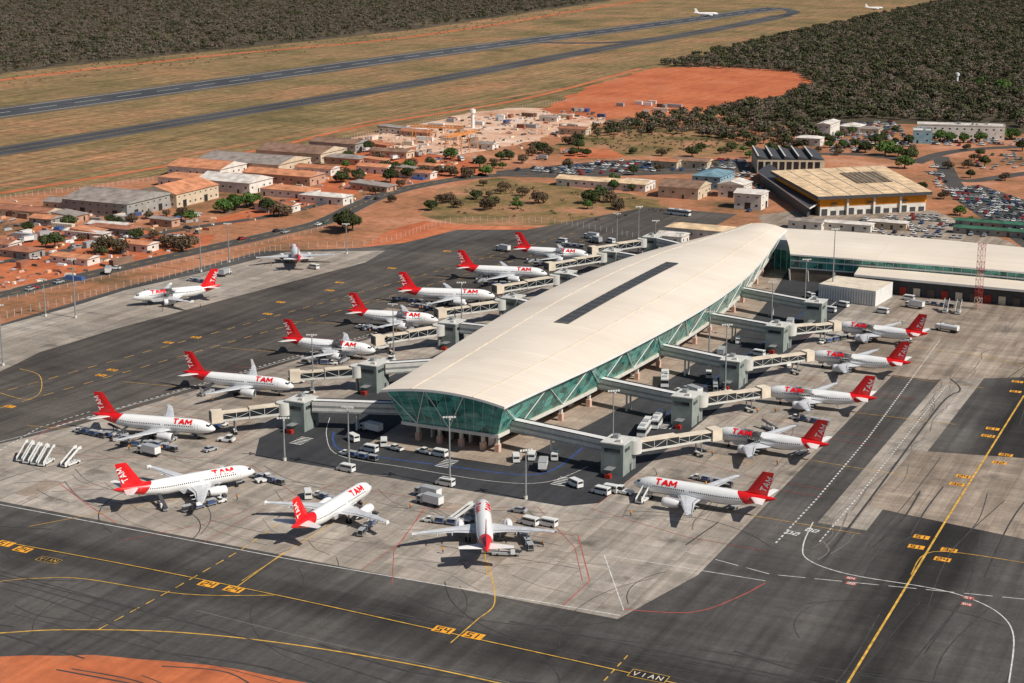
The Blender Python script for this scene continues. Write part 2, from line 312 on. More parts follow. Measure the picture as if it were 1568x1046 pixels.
ln([(-200,790),(0,829),(215,869),(430,913),(640,959),(960,1030),(1200,1085)],0.9,'black'); ln([(-200,790),(0,829),(215,869),(430,913),(640,959),(960,1030),(1200,1085)],0.3,'yellow',z=Z+.005)
ln([(-200,985),(0,970),(100,965),(260,968),(430,985),(620,1016),(780,1050)],0.4,'yellow')
ln([(-100,910),(0,891),(60,886),(130,887),(280,910),(420,912)],0.25,'yellow')
ln([(1270,1095),(1300,1043),(1385,903),(1445,803),(1568,606)],0.5,'yellow',False)
ln([(1395,880),(1430,845),(1568,862)],0.25,'yellow')
ln([(150,965),(270,900),(370,842),(430,800)],0.28,'yellow',False,(3,2)); ln([(355,905),(435,846)],0.25,'yellow',False)
ln([(925,1043),(965,1000)],0.3,'yellow',False,(2,1.5)); ln([(690,985),(730,950),(757,925),(752,880),(746,860)],0.28,'yellow')
ln([(-200,735),(0,773),(450,858),(950,943)],0.3,'white',False); ln([(90,740),(130,770),(178,802)],0.25,'redm')
ln([(885,820),(903,890),(862,928)],0.25,'redm',False); ln([(780,812),(885,820)],0.2,'redm',False)
ln([(1172,893),(1130,915),(1060,938),(955,934)],0.3,'redm'); ln([(925,850),(955,935)],0.25,'white',False); ln([(925,850),(1172,890)],0.25,'white',False)
ln([(1245,800),(1230,835),(1238,858),(1300,880),(1420,900),(1480,915),(1530,940),(1552,975),(1545,1046)],0.3,'white')
ln([(1050,845),(1180,880),(1568,918)],0.25,'white',False,(6,2))
ln([(1188,832),(1250,765),(1330,670),(1440,520)],0.45,'white',False,(1.2,1.0)); ln([(1255,830),(1315,760),(1450,590)],0.35,'white',False,(1.2,1.0))
ln([(0,602),(40,612),(62,600),(60,575),(30,565)],0.25,'yellow'); ln([(1480,540),(1568,560)],0.25,'yellow')
for w0 in (-338,-352): ln([(240,w0-40),(330,w0-12),(700,w0+48)],0.28,'yellow',False,u=True,dash=(4,4))
ln([(300,-320),(340,-330),(350,-318),(650,-258)],0.25,'white',u=True); ln([(356,-317),(640,-262)],0.45,'white',False,u=True,dash=(1.2,1))
ln([(0,690),(60,655),(140,630)],0.35,'white',False,(1.2,1)); ln([(20,700),(70,660),(110,645),(160,640)],0.25,'redm')
ln([(1260,860),(1330,768),(1440,620),(1470,598),(1455,580)],0.6,'rubber'); ln([(1050,835),(1100,800)],0.4,'rubber',False)
ln([(512,662),(510,675),(525,690),(600,703),(700,716),(790,727),(835,724),(870,705),(910,668)],0.6,'blue')
ln([(430,-163),(670,-163)],0.5,'blue',False,u=True); ln([(430,-157),(670,-157)],0.3,'white',False,u=True)
ln([(505,640),(500,668),(520,698),(620,716),(760,738),(840,738),(900,715)],0.2,'white')
ln([(300,935),(500,985),(660,1020),(780,1046)],0.25,'rubberc'); ln([(0,875),(200,930),(420,990),(600,1046)],.3,'rubber')
for cu,cw in ((372,-166),(372,-246),(430,-160),(500,-158),(372,-200)):
    for i in range(6):
        K.T=frame(UW(cu+i*1.2,cw),UANG); K.add([(-.22,-2,Z+.012),(.22,-2,Z+.012),(.22,2,Z+.012),(-.22,2,Z+.012)],[(0,1,2,3)],M['white'])
K.T=Matrix.Identity(4)
GL={'5':[(1,2,0,2),(0,2,0,1),(0,1,1,1),(1,1,1,0),(1,0,0,0)],'4':[(0,2,0,1),(0,1,1,1),(1,2,1,0)],'3':[(0,2,1,2),(1,2,1,0),(1,0,0,0),(0,1,1,1)],'2':[(0,2,1,2),(1,2,1,1),(1,1,0,1),(0,1,0,0),(0,0,1,0)],'1':[(.5,2,.5,0)],'0':[(0,0,0,2),(0,2,1,2),(1,2,1,0),(1,0,0,0)],
 'A':[(0,0,.5,2),(.5,2,1,0),(.2,.8,.8,.8)],'N':[(0,0,0,2),(0,2,1,0),(1,0,1,2)],'I':[(.5,0,.5,2)],'V':[(0,2,.5,0),(.5,0,1,2)]}
def strip_into2(b,p,q,w,z,mat):
    d=q-p; n=Vector((-d.y,d.x,0)).normalized()*w/2
    b.add([(p.x-n.x,p.y-n.y,z),(q.x-n.x,q.y-n.y,z),(q.x+n.x,q.y+n.y,z),(p.x+n.x,p.y+n.y,z)],[(0,1,2,3)],mat)
def glyphs(txt,x0,y0,zz,mat,w=.4,adv=1.8,sx=1.1):
    for k,ch in enumerate(txt):
        for j,(a,bb,c,d) in enumerate(GL[ch]):
            p=Vector((x0+k*adv+a*sx,y0+bb,0)); q=Vector((x0+k*adv+c*sx,y0+d,0)); dd=(q-p).normalized()*w/2
            strip_into2(K,p-dd,q+dd,w,zz+j*.003,mat)
def panel(x,y,rot,fg='orange',bg='black',s=1.0,txt=None):
    K.T=frame(S(x,y),rot)@Matrix.Diagonal((s,s,1,1))
    if fg: K.add([(-2.3,-1.5,Z+.012),(2.3,-1.5,Z+.012),(2.3,1.5,Z+.012),(-2.3,1.5,Z+.012)],[(0,1,2,3)],M[fg])
    glyphs(txt or R.choice(['54','43','32','51','24']),-1.5,-1,Z+.018,M[bg]); K.T=Matrix.Identity(4)
RW=-A
for x,y in ((8,833),(35,842),(319,895),(358,903),(679,965),(725,974)): panel(x,y,RW,s=.95)
for x,y in ((1411,823),(1403,838),(1453,843),(1443,857),(1520,657),(1513,668),(1540,697),(1530,709),(1475,730),(1465,742)): panel(x,y,RW,s=.8)
for x,y in ((15,623),(172,567),(155,575),(258,525),(300,517),(430,463),(410,481),(520,433),(505,445),(600,411),(685,385),(1558,585),(1555,600)): panel(x,y,RW,s=.75)
for x,y in ((1303,886),(1303,894),(1483,916),(1480,926)): panel(x,y,RW,'redm','white',.5)
for x,y,c,s in ((75,858,'yellow',.62),(993,1036,'cream',.8)):
    K.T=frame(S(x,y),RW)@Matrix.Diagonal((s,s,1,1)); K.add([(-4.8,-2.1,Z+.012),(4.8,-2.1,Z+.012),(4.8,2.1,Z+.012),(-4.8,2.1,Z+.012)],[(0,1,2,3)],M['yellow']); K.add([(-4.6,-1.9,Z+.016),(4.6,-1.9,Z+.016),(4.6,1.9,Z+.016),(-4.6,1.9,Z+.016)],[(0,1,2,3)],M['black'])
    glyphs('VIAN',-3.9,-1,Z+.021,M[c],.26,2.05,1.3)
K.T=Matrix.Identity(4)
panel(1214,817,RW-.15,None,'white',.95,'02'); panel(1244,813,RW-.15,None,'white',.95,'02')
for i in range(90):
    u=R.uniform(180,296); w=R.uniform(-360,40); L_=R.uniform(25,110); 
    ln([(u,w),(u+R.uniform(-1,1)*4,w+L_/2),(u+R.uniform(-1,1)*7,w+L_)],R.uniform(.2,.6),'rubber',u=True,z=Z-.008)
for i in range(60):
    u=R.uniform(180,560); w=R.uniform(-84,-20); L_=R.uniform(25,90)
    ln([(u,w),(u+L_/2,w+R.uniform(-3,3)),(u+L_,w+R.uniform(-5,5))],R.uniform(.2,.5),'rubber',u=True,z=Z-.008)
for i in range(60):
    u=R.uniform(330,620); L_=R.uniform(20,70); w=-322+(u-350)*.17-R.uniform(0,45)
    ln([(u,w),(u+L_/2,w+L_*.085),(u+L_,w+L_*.17)],R.uniform(.2,.45),'rubber',u=True,z=Z-.008)
for i in range(30):
    u=R.uniform(230,330); w=R.uniform(-260,-60); r=R.uniform(15,40); a0=R.uniform(0,6.28); 
    ln([(u+r*math.cos(a0+k*.25),w+r*math.sin(a0+k*.25)) for k in range(6)],R.uniform(.15,.3),'rubber',u=True,z=Z-.008)
for i in range(80):
    u=R.uniform(304,352); w=R.uniform(-310,-150); L_=R.uniform(8,30); a=R.uniform(-1,1)
    ln([(u,w),(u+L_*.5*a,w+L_/2),(u+L_*a*.7,w+L_)],R.uniform(.15,.4),'rubberc',u=True,z=Z-.008)
for i in range(60):
    u=R.uniform(350,600); w=R.choice([R.uniform(-148,-116),R.uniform(-86,-97)]); L_=R.uniform(8,30)
    ln([(u,w),(u+L_/2,w+R.uniform(-2,2)),(u+L_,w+R.uniform(-3,3))],R.uniform(.15,.4),'rubberc',u=True,z=Z-.008)
K.obj('apron_markings')
# ---------------------------------------------------------------- airliner
def airliner(name,L=37.6,red=True,text=True,shark=False):
    b=MB(); X0=L/2; k=L-37.6
    def dx(d): return X0-(d if d<15 else d+k)
    sec=[(0,3.3,.04,.04),(.25,3.32,.42,.38),(.8,3.38,.85,.78),(1.6,3.5,1.22,1.18),(2.6,3.62,1.55,1.55),(4,3.73,1.82,1.88),(6,3.78,1.97,2.06),(14.9,3.78,1.975,2.07),(15,3.78,1.975,2.07),(24,3.78,1.975,2.07),(27,3.92,1.86,1.9),(30,4.2,1.55,1.6),(33,4.6,1.08,1.15),(35.5,4.95,.62,.68),(37.2,5.2,.26,.3),(37.6,5.25,.1,.12)]
    n=28; vs=[]
    for d,zc,rw,rh in sec:
        for i in range(n):
            a=2*math.pi*i/n; vs.append((dx(d),rw*math.cos(a),zc+rh*math.sin(a)))
    fs=[(j*n+i,(j+1)*n+i,(j+1)*n+(i+1)%n,j*n+(i+1)%n) for j in range(len(sec)-1) for i in range(n)]
    lv=M['livery'] if red else M['whitepaint']
    b.add(vs,fs,lv,True)
    def sf(d,a,o=.02):
        for j in range(len(sec)-1):
            if sec[j][0]<=d<=sec[j+1][0]:
                t=(d-sec[j][0])/(sec[j+1][0]-sec[j][0]); zc,rw,rh=[sec[j][q]*(1-t)+sec[j+1][q]*t for q in (1,2,3)]
                return (dx(d),(rw+o)*math.cos(a),zc+(rh+o)*math.sin(a))
    def patch(d0,d1,a0,a1,mat,o=.02,nd=1,na=1):
        for side in (0,1):
            for i in range(nd):
                for j in range(na):
                    q=[]
                    for (dd,aa) in ((i,j),(i+1,j),(i+1,j+1),(i,j+1)):
                        d=d0+(d1-d0)*dd/nd; a=a0+(a1-a0)*aa/na
                        q.append(sf(d,math.pi-a if side else a,o))
                    b.add(q,[(0,1,2,3)] if not side else [(3,2,1,0)],mat)
    d=6.0
    while d<30:
        if abs(d-15)>.6: patch(d,d+.27,.1,.26,M['glassdark'],.02)
        d+=.55
    patch(1.35,2.3,.62,1.05,M['glassdark'],.05,2,2); patch(1.2,1.6,1.05,1.55,M['glassdark'],.05,2,3)
    for d in (4.6,31): patch(d,d+.07,-.25,.55,M['steel'],.02,1,3); patch(d+.85,d+.92,-.25,.55,M['steel'],.02,1,3); 
    STR=[((0,1,1.2,1)),((.6,0,.6,1)),((1.5,0,2.1,1)),((2.7,0,2.1,1)),((1.7,.33,2.5,.33)),((3.1,0,3.1,1)),((3.1,1,3.75,.25)),((3.75,.25,4.4,1)),((4.4,0,4.4,1))]
    if text:
        for si,(x0,y0,x1,y1) in enumerate(STR):
            for side in (0,1):
                th=.19; dx_,dy_=x1-x0,(y1-y0); l=math.hypot(dx_,dy_); nx,ny=-dy_/l*th,dx_/l*th
                for q in range(6):
                    t0,t1=q/6,(q+1)/6; pts=[]
                    for t,sg in ((t0,-1),(t1,-1),(t1,1),(t0,1)):
                        xx=x0+dx_*t+nx*sg; yy=y0+dy_*t+ny*sg
                        dd=(6.6+(4.4-xx)*1.25) if not side else (6.6+xx*1.25)
                        aa=.3+yy*.8+.1; pts.append(sf(dd,math.pi-aa if not side else aa,.03+si*.004))
                    b.add(pts,[(0,1,2,3),],M['finred'])
    def wing(secs,mat):
        for sg in (1,-1):
            vs=[]
            for (le,te,y,z,th) in secs:
                c=te-le
                prof=[(0,0),(.12,.5),(.4,.6),(.75,.28),(1,0.02),(.75,-.18),(.4,-.4),(.12,-.35)]
                for (t,h) in prof: vs.append((dx(le)-c*t, y*sg, z+h*th))
            m=8; fs=[]
            for j in range(len(secs)-1):
                for i in range(m):
                    f=(j*m+i,j*m+(i+1)%m,(j+1)*m+(i+1)%m,(j+1)*m+i); fs.append(f if sg>0 else f[::-1])
            e=(len(secs)-1)*m; fs.append(tuple(range(e,e+m)))
            b.add(vs,fs,mat,False)
    wing([(12.3,19.0,1.2,2.55,.9),(15.4,19.3,6.4,2.95,.5),(18.3,20.9,12,3.35,.32),(21.0,22.4,16.8,3.7,.14)],M['winggrey'])
    if shark: wing([(21,22.4,16.8,3.68,.1),(22.2,22.9,17.3,5.9,.06)],M['whitepaint'])
    else:
        for sg in (1,-1): b.hexa([(dx(21.1),16.78*sg-.04,3.35),(dx(22.7),16.78*sg-.04,3.35),(dx(22.7),16.78*sg+.04,3.35),(dx(21.1),16.78*sg+.04,3.35)],[(dx(21.9),16.78*sg-.04,4.25),(dx(22.8),16.78*sg-.04,4.25),(dx(22.8),16.78*sg+.04,4.25),(dx(21.9),16.78*sg+.04,4.25)],M['whitepaint'])
    wing([(31.3,35.2,.7,4.95,.32),(34.6,36.3,6.2,5.45,.12)],M['whitepaint'])
    for sg in (1,-1):
        b.add([(dx(18.2),2.2*sg,2.98),(dx(18.6),6.4*sg,3.17),(dx(18.72),6.4*sg,3.15),(dx(18.32),2.2*sg,2.96)],[(0,1,2,3)],M['darkgrey']); b.add([(dx(18.6),6.4*sg,3.17),(dx(21.9),15.6*sg,3.7),(dx(22.0),15.6*sg,3.69),(dx(18.74),6.4*sg,3.15)],[(0,1,2,3)],M['darkgrey'])
    for y in (7.5,11):
        for sg in (1,-1): b.cyl((dx(17+(y-6.4)*.35+.5),y*sg,2.75+.07*(y-6.4)),(dx(20.4+(y-6.4)*.28),y*sg,2.68+.07*(y-6.4)),.28,.08,6,M['winggrey'])
    b.box(dx(15.6),0,2.0,9,3.0,1.2,M['winggrey'],taper=-.3,tx=-1.2)
    fm=M['finred'] if red else M['whitepaint']
    fv=[]; 
    for (le,te,z,th) in ((27.8,35.4,5.3,.02),(30.3,35.6,6.3,.2),(34.0,36.9,11.75,.1)):
        c=te-le
        for t,h in ((0,0),(.3,1),(1,.05),(.3,-1)): fv.append((dx(le)-c*t,h*th,z))
    fs=[(j*4+i,j*4+(i+1)%4,(j+1)*4+(i+1)%4,(j+1)*4+i) for j in (0,1) for i in range(4)]+[(8,9,10,11)]
    b.add(fv,fs,fm)
    if text:
        for si,(x0,y0,x1,y1) in enumerate(STR):
            for sg in (1,-1):
                th=.12; ax=Vector((-.42,0,.9)); ay=Vector((-.93,0,-.3))
                org=Vector((dx(33.6),0,7.0))
                if sg>0: ay=-ay; org=org+Vector((-.93,0,-.3))*1.5
                def mp(x,y): return org+ax*(x*.93)+ay*(y*1.5)
                dx_,dy_=x1-x0,y1-y0; l=math.hypot(dx_,dy_); nx,ny=-dy_/l*th,dx_/l*th
                pts=[mp(x0+nx,y0+ny),mp(x1+nx,y1+ny),mp(x1-nx,y1-ny),mp(x0-nx,y0-ny)]
                b.add([(p.x,sg*(.24+si*.004),p.z) for p in pts],[(0,1,2,3)],M['whitepaint'])
    for sg in (1,-1):
        y=5.75*sg; z=1.95; n=18; prof=[(10.6,.92),(10.4,1.02),(10.5,1.12),(11.3,1.22),(12.6,1.2),(14.2,1.0),(14.9,.8)]
        vs=[]
        for d,r in prof:
            for i in range(n): a=2*math.pi*i/n; vs.append((dx(d),y+r*math.cos(a),z+r*math.sin(a)))
        b.add(vs[n:],[(j*n+i,(j+1)*n+i,(j+1)*n+(i+1)%n,j*n+(i+1)%n) for j in range(len(prof)-2) for i in range(n)],M['nacelle'],True)
        b.add(vs[:2*n],[(i,n+i,n+(i+1)%n,(i+1)%n) for i in range(n)],M['metal'],True)
        b.cyl((dx(11.2),y,z),(dx(10.62),y,z),.92,.9,n,M['darkgrey']); b.cyl((dx(14.9),y,z),(dx(16),y,z),.45,.1,10,M['metal'])
        b.cyl((dx(14.6),y,z),(dx(14.92),y,z),.8,.78,n,M['darkgrey'])
        b.hexa([(dx(11.6),y-.15,3.0),(dx(17),y-.15,2.6),(dx(17),y+.15,2.6),(dx(11.6),y+.15,3.0)],[(dx(12.4),y-.15,3.3),(dx(17),y-.15,3.1),(dx(17),y+.15,3.1),(dx(12.4),y+.15,3.3)],M['nacelle'])
        b.cyl((dx(17.8),3.8*sg,.6),(dx(17.6),3.8*sg,2.6),.16,.2,8,M['steel'])
        for o in (-.45,.45): b.cyl((dx(17.8),3.8*sg+o-.2,.58),(dx(17.8),3.8*sg+o+.2,.58),.58,.58,14,M['tyre'])
    b.cyl((dx(5.1),0,.4),(dx(5.0),0,2.1),.1,.14,8,M['steel'])
    for o in (-.25,.25): b.cyl((dx(5.1),o-.12,.38),(dx(5.1),o+.12,.38),.38,.38,12,M['tyre'])
    b.box(dx(4.6),.45,1.6,1.6,.05,.6,lv); b.box(dx(4.6),-.45,1.6,1.6,.05,.6,lv)
    return b.mesh(name)
air320=airliner('airliner'); air319=airliner('airliner_short',33.9); airw=airliner('airliner_white',37.6,False,False); airs=airliner('airliner_sharklet',37.6,True,True,True)
P_=[((330,658),(148,634)),((450,593),(305,571)),((575,538),(438,518)),((671,491),(541,476)),((758,454),(633,443)),((838,420),(713,408)),((904,392),(793,379)),
    ((203,457),(338,437)),((449,379),(459,402)),((390,722),(180,750)),((567,745),(455,803)),((738,770),(746,857)),
    ((970,740),(1188,765)),((1090,663),(1267,681)),((1170,600),(1333,609)),((1237,545),(1388,555)),((1277,500),(1402,509))]
planes=[]; lead=MB()
for i,(n,t) in enumerate(P_):
    a=S(n[0],n[1],3.3); c=S(t[0],t[1],5.2); a.z=c.z=0
    d=(a-c); rot=math.atan2(d.y,d.x); L_=d.length; me=air320 if L_>34.8 or i in(8,11,10) else air319
    if i in (4,5): me=air320
    if i==1: me=airs
    l=33.9 if me==air319 else 37.6
    ctr=a-d.normalized()*l/2
    planes.append((ctr,rot,l)); place('parked_airliner',me,ctr+Vector((0,0,.09)),rot)
    if i<7 or i>8:
        dn=d.normalized(); zz=.105+i*.0002; strip_into(lead,[ctr+dn*16,ctr-dn*(40 if i!=11 else 20)],.2,zz,M['yellow'])
        nn=Vector((-dn.y,dn.x,0))
        for sg in (1,-1): strip_into(lead,[ctr+dn*24+nn*sg*14,ctr-dn*4+nn*sg*21,ctr-dn*24+nn*sg*21],.15,zz+.004,M['redm'])
        strip_into(lead,[ctr+dn*24+nn*14,ctr+dn*24-nn*14],.15,zz+.008,M['redm'])
lead.obj('stand_markings')
place('taxiing_airliner',airw,S(1081,25),math.radians(8)); place('taxiing_airliner',airw,S(1338,15),math.radians(5),.8)
# ---------------------------------------------------------------- terminal pier
def interp(tab,x):
    if x<=tab[0][0]: return tab[0][1]
    for (a,b_),(c,d) in zip(tab,tab[1:]):
        if x<=c: t=(x-a)/(c-a); return b_+(d-b_)*t
    return tab[-1][1]
EH=15.5
Lt=[toUW(S(x,y,EH)) for x,y in ((586,598),(700,525),(800,463),(900,415),(1000,381),(1080,363),(1140,346))]
Rt=[toUW(S(x,y,EH)) for x,y in ((768,622),(885,573),(985,523),(1070,477),(1130,437),(1170,398),(1200,352))]
U0=(Lt[0][0]+Rt[0][0])/2; U1=(Lt[-1][0]+Rt[-1][0])/2
def fit(tab):
    out=[]; 
    for i in range(41):
        u=U0+(U1-U0)*i/40; s=0;wt=0
        for j in range(-3,4):
            uu=min(max(u+j*8,U0),U1); s+=interp(tab,uu); wt+=1
        out.append((u,s/wt))
    return out
sm_l,sm_r=fit(Lt),fit(Rt)
def wl(u): return interp(sm_l,u)
def wr(u): return interp(sm_r,u)
pier=bpy.data.objects.new('terminal_pier',None); scene.collection.objects.link(pier)
b=MB(); NU,NW=60,14
def rz(u,t): 
    q=(u-U0)/(U1-U0); rise=2.0+1.8*math.sin(math.pi*min(1,q*1.05)); return EH+rise*(1-(2*t-1)**2)
top=[];
for i in range(NU+1):
    u=U0+(U1-U0)*i/NU
    for j in range(NW+1):
        t=j/NW; w=wl(u)+(wr(u)-wl(u))*t; top.append(UW(u,w,rz(u,t)))
st=NW+1
b.add(top,[(i*st+j,(i+1)*st+j,(i+1)*st+j+1,i*st+j+1)[::-1] for i in range(NU) for j in range(NW)],M['roof'],True)
bot=[p-Vector((0,0,.7)) for p in top]; b.add(bot,[(i*st+j,(i+1)*st+j,(i+1)*st+j+1,i*st+j+1) for i in range(NU) for j in range(NW)],M['lightwall'],True)
rim=[j for j in range(NW+1)]+[i*st+NW for i in range(1,NU+1)]+[NU*st+j for j in range(NW-1,-1,-1)]+[i*st for i in range(NU-1,0,-1)]
for a,c in zip(rim,rim[1:]+rim[:1]): b.add([bot[a],bot[c],top[c],top[a]],[(0,1,2,3)],M['whitepaint'])
b.obj('roof',pier)
b=MB()
ua=toUW(S(848,498,18))[0]; ub=toUW(S(1024,407,18))[0]
N_=20
vs=[]
for i in range(N_+1):
    u=ua+(ub-ua)*i/N_; wc=(wl(u)+wr(u))/2; wd=wr(u)-wl(u)
    for o in (-2.4,2.4):
        t=.5+o/wd; vs.append(UW(u,wc+o,rz(u,t)+.25))
b.add(vs,[(2*i,2*i+1,2*i+3,2*i+2)[::-1] for i in range(N_)],M['darkgrey'])
for e in (0,1):
    for i in range(N_): b.add([vs[e+2*i],vs[e+2*i+2],vs[e+2*i+2]-Vector((0,0,.3)),vs[e+2*i]-Vector((0,0,.3))],[(0,1,2,3)],M['darkgrey'])
for i in range(N_+1): b.beam(vs[2*i]+Vector((0,0,.01)),vs[2*i+1]+Vector((0,0,.01)),.2,.12,M['steel'])
b.obj('skylight',pier)
b=MB()
for tt in (.25,.75):
    for i in range(NU):
        u=U0+(U1-U0)*i/NU; v=U0+(U1-U0)*(i+1)/NU
        p=UW(u,wl(u)+(wr(u)-wl(u))*tt,rz(u,tt)+.02); q=UW(v,wl(v)+(wr(v)-wl(v))*tt,rz(v,tt)+.02); b.beam(p,q,.3,.12,M['cream'])
b.obj('roof_ribs',pier)
def outline(inset,e0,e1,n=48):
    pts=[]; us=[U0+e0+(U1-U0-e0-e1)*i/n for i in range(n+1)]
    for u in us: pts.append((u,wr(u)-inset))
    for k in range(1,8): 
        t=k/8; pts.append((us[-1],(wr(us[-1])-inset)*(1-t)+(wl(us[-1])+inset)*t))
    for u in us[::-1]: pts.append((u,wl(u)+inset))
    for k in range(1,12): 
        t=k/12; pts.append((us[0],(wl(us[0])+inset)*(1-t)+(wr(us[0])-inset)*t))
    return pts
def zroof(u,w): return rz(u,(w-wl(u))/(wr(u)-wl(u)))-.75
ot=outline(1.0,1.5,1.5); ob=outline(4.6,4.6,4); 
b=MB(); fr=MB(); n=len(ot)
for i in range(n):
    j=(i+1)%n
    a,c=ob[i],ob[j]; d,e=ot[j],ot[i]
    pa,pc=UW(*a,5.9),UW(*c,5.9); pd,pe=UW(*d,zroof(*d)),UW(*e,zroof(*e))
    b.add([pa,pc,pd,pe],[(0,1,2,3)],M['teal'])
    seg=max(1,round((pc-pa).length/3.0))
    for k in range(seg):
        t=k/seg; p=pa.lerp(pc,t); q=pe.lerp(pd,t); fr.cyl(p,q,.065,.065,4,M['lightwall'],False,False)
    for t in (.2,.4,.6,.8):
        fr.cyl(pa.lerp(pe,t),pc.lerp(pd,t),.055,.055,4,M['darkgrey'],False,False)
for i in range(0,n,4):
    if i+4>=n: break
    j=(i+2)%n; k=(i+4)%n
    if (UW(*ob[i])-UW(*ob[k])).length>32: continue
    mid=UW(*ob[j],5.9)
    oo=(UW(*ot[j])-UW(*ob[j])).normalized()*.5
    for e in (i,k): fr.cyl(mid+oo,UW(*ot[e],zroof(*ot[e]))+oo*.3,.13,.13,5,M['whitepaint'],False,False)
b.obj('glazing',pier); fr.obj('mullions',pier)
b=MB()
def ring(pts,z0,z1,mat,cap=None):
    n=len(pts)
    for i in range(n):
        a,c=pts[i],pts[(i+1)%n]; b.add([UW(*a,z0),UW(*c,z0),UW(*c,z1),UW(*a,z1)],[(0,1,2,3)],mat)
    for z,fl in ((z1,False),(z0,True)):
        if cap: b.add([UW(*p,z) for p in (pts[::-1] if fl else pts)],[tuple(range(n))],cap)
ring(outline(4.2,4.2,3.6),4.9,5.85,M['lightwall'],M['cream'])
b.obj('floor_slab',pier)
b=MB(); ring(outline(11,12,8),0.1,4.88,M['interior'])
for i,p in enumerate(outline(10.9,11.9,7.9)):
    if i%2==0: 
        b.T=frame(UW(*p,0),UANG); b.box(0,0,1.4,3,.5,2.6,M['darkgrey'] if i%4 else M['whitepaint'])
b.T=Matrix.Identity(4); b.obj('ground_floor_walls',pier)
b=MB()
for i,p in enumerate(outline(6,7,6)):
    if i%3==0:
        q=UW(*p,0); b.T=frame(q,UANG); b.box(0,0,1.2,1.6,1.3,2.4,M['pinkcol']); b.box(0,0,3.6,1.0,.8,2.5,M['lightwall'])
b.T=Matrix.Identity(4); b.obj('columns',pier)
pv=[UW(*p) for p in outline(-3,-3,-4)]; sheet('pier_pavement',pv,M['paving'],0.2)
# ---------------------------------------------------------------- jet bridges
def bridge(tower,pierpt,cab=None,tw=9,th=8.6):
    par=bpy.data.objects.new('boarding_bridge',None); scene.collection.objects.link(par)
    T=S(*tower); b=MB(); b.T=frame(T,UANG)
    b.box(0,0,th/2,7.5,tw*.7,th,M['greywall'],M['steel']); b.box(0,0,th+.15,7.9,tw*.74,.3,M['lightwall'])
    for sx in (-1,1):
        b.box(sx*3.77,0,6.9,.06,tw*.5,1.0,M['glassdark']); 
    for sy in (-1,1): b.box(1.5,sy*tw*.352,1.15,1.1,.08,2.2,M['darkgrey']); b.box(-1,sy*tw*.352,6.9,3.5,.06,1.0,M['glassdark'])
    b.box(1.2,.8,th+.8,1.8,1.4,1.0,M['steel']); b.box(-1.8,-1.2,th+.65,1.2,1.2,.7,M['lightwall'])
    b.box(-5.2,0,2.4,3.2,2.2,.15,M['steel']); b.box(-6.3,0,.6,1.4,1.6,1.2,M['doorred'])
    b.T=Matrix.Identity(4); b.obj('gate_tower',par)
    b=MB(); p=S(pierpt[0],pierpt[1],5.4); q=T+Vector((0,0,5.4)); q=q+(p-q).normalized()*3.4; p=p+(p-q).normalized()*3
    d=(p-q).normalized(); nn=Vector((-d.y,d.x,0))
    b.beam(q,p,3.2,3.0,M['lightwall'],M['whitepaint'])
    for sg in (1,-1):
        b.beam(q+nn*sg*1.62+Vector((0,0,1.3)),p+nn*sg*1.62+Vector((0,0,1.3)),.06,.6,M['steel'])
        b.beam(q+nn*sg*1.66+Vector((0,0,-.15)),p+nn*sg*1.66+Vector((0,0,-.15)),.12,.5,M['steel'])
        b.beam(q+nn*sg*1.5+Vector((0,0,3.0)),p+nn*sg*1.5+Vector((0,0,3.0)),.15,.25,M['darkgrey'])
    m=(p+q)/2
    for sg in (1,-1): b.cyl((m+nn*sg).xy.to_3d(),m+nn*sg,.3,.3,8,M['lightwall'])
    b.obj('fixed_walkway',par)
    if cab:
        b=MB(); c=S(cab[0],cab[1],4.2); s0=T+Vector((0,0,4.9)); d=(c-s0); dh=d.normalized(); nn=Vector((-dh.y,dh.x,0)).normalized()
        s=s0+dh*5.2
        b.cyl((s.x,s.y,0),(s.x,s.y,4.6),.5,.5,12,M['steel']); b.cyl((s.x,s.y,4.5),(s.x,s.y,8.2),2.1,2.1,16,M['lightwall'])
        m=s+(c-s)*.52
        for k,(a,e,wd,hh) in enumerate(((s+dh*1.5,m,2.9,3.0),(m-dh*.5,c-dh*1.2,2.5,2.6))):
            b.beam(a,e,wd,.6,M['lightwall']); b.beam(a+Vector((0,0,.6)),e+Vector((0,0,.6)),wd-.25,hh-.95,M['glassdark']); b.beam(a+Vector((0,0,hh-.35)),e+Vector((0,0,hh-.35)),wd,.35,M['cream'],M['cream'])
            nseg=max(2,int((e-a).length/3.2))
            for i in range(nseg+1):
                pp=a.lerp(e,i/nseg)
                for sg in (1,-1):
                    z=pp+nn*sg*(wd/2-.06); b.cyl(z,z+Vector((0,0,hh-.1)),.09,.09,4,M['lightwall'],False,False)
                    if i<nseg: z2=a.lerp(e,(i+1)/nseg)+nn*sg*(wd/2-.06); b.cyl(z+Vector((0,0,.6 if i%2 else hh-.4)),z2+Vector((0,0,hh-.4 if i%2 else .6)),.06,.06,4,M['lightwall'],False,False)
        b.T=frame(c,math.atan2(dh.y,dh.x)); b.box(0,0,1.5,3.2,3.6,3.2,M['cream'],taper=.1); b.box(1.7,0,1.5,.5,3.0,2.6,M['darkgrey']); b.T=Matrix.Identity(4)
        wq=c-dh*5; 
        for sg in (1,-1): b.cyl((wq+nn*sg*1.3).xy.to_3d()+Vector((0,0,.6)),wq+nn*sg*1.3,.2,.2,8,M['steel']); b.cyl((wq+nn*sg*1.6).xy.to_3d()+Vector((0,0,.55)),(wq+nn*sg*1.1).xy.to_3d()+Vector((0,0,.55)),.52,.52,12,M['tyre'])
        b.beam(wq.xy.to_3d()+nn*1.5+Vector((0,0,.8)),wq.xy.to_3d()-nn*1.5+Vector((0,0,.8)),.8,.4,M['lightwall'])
        b.obj('telescopic_tunnel',par)
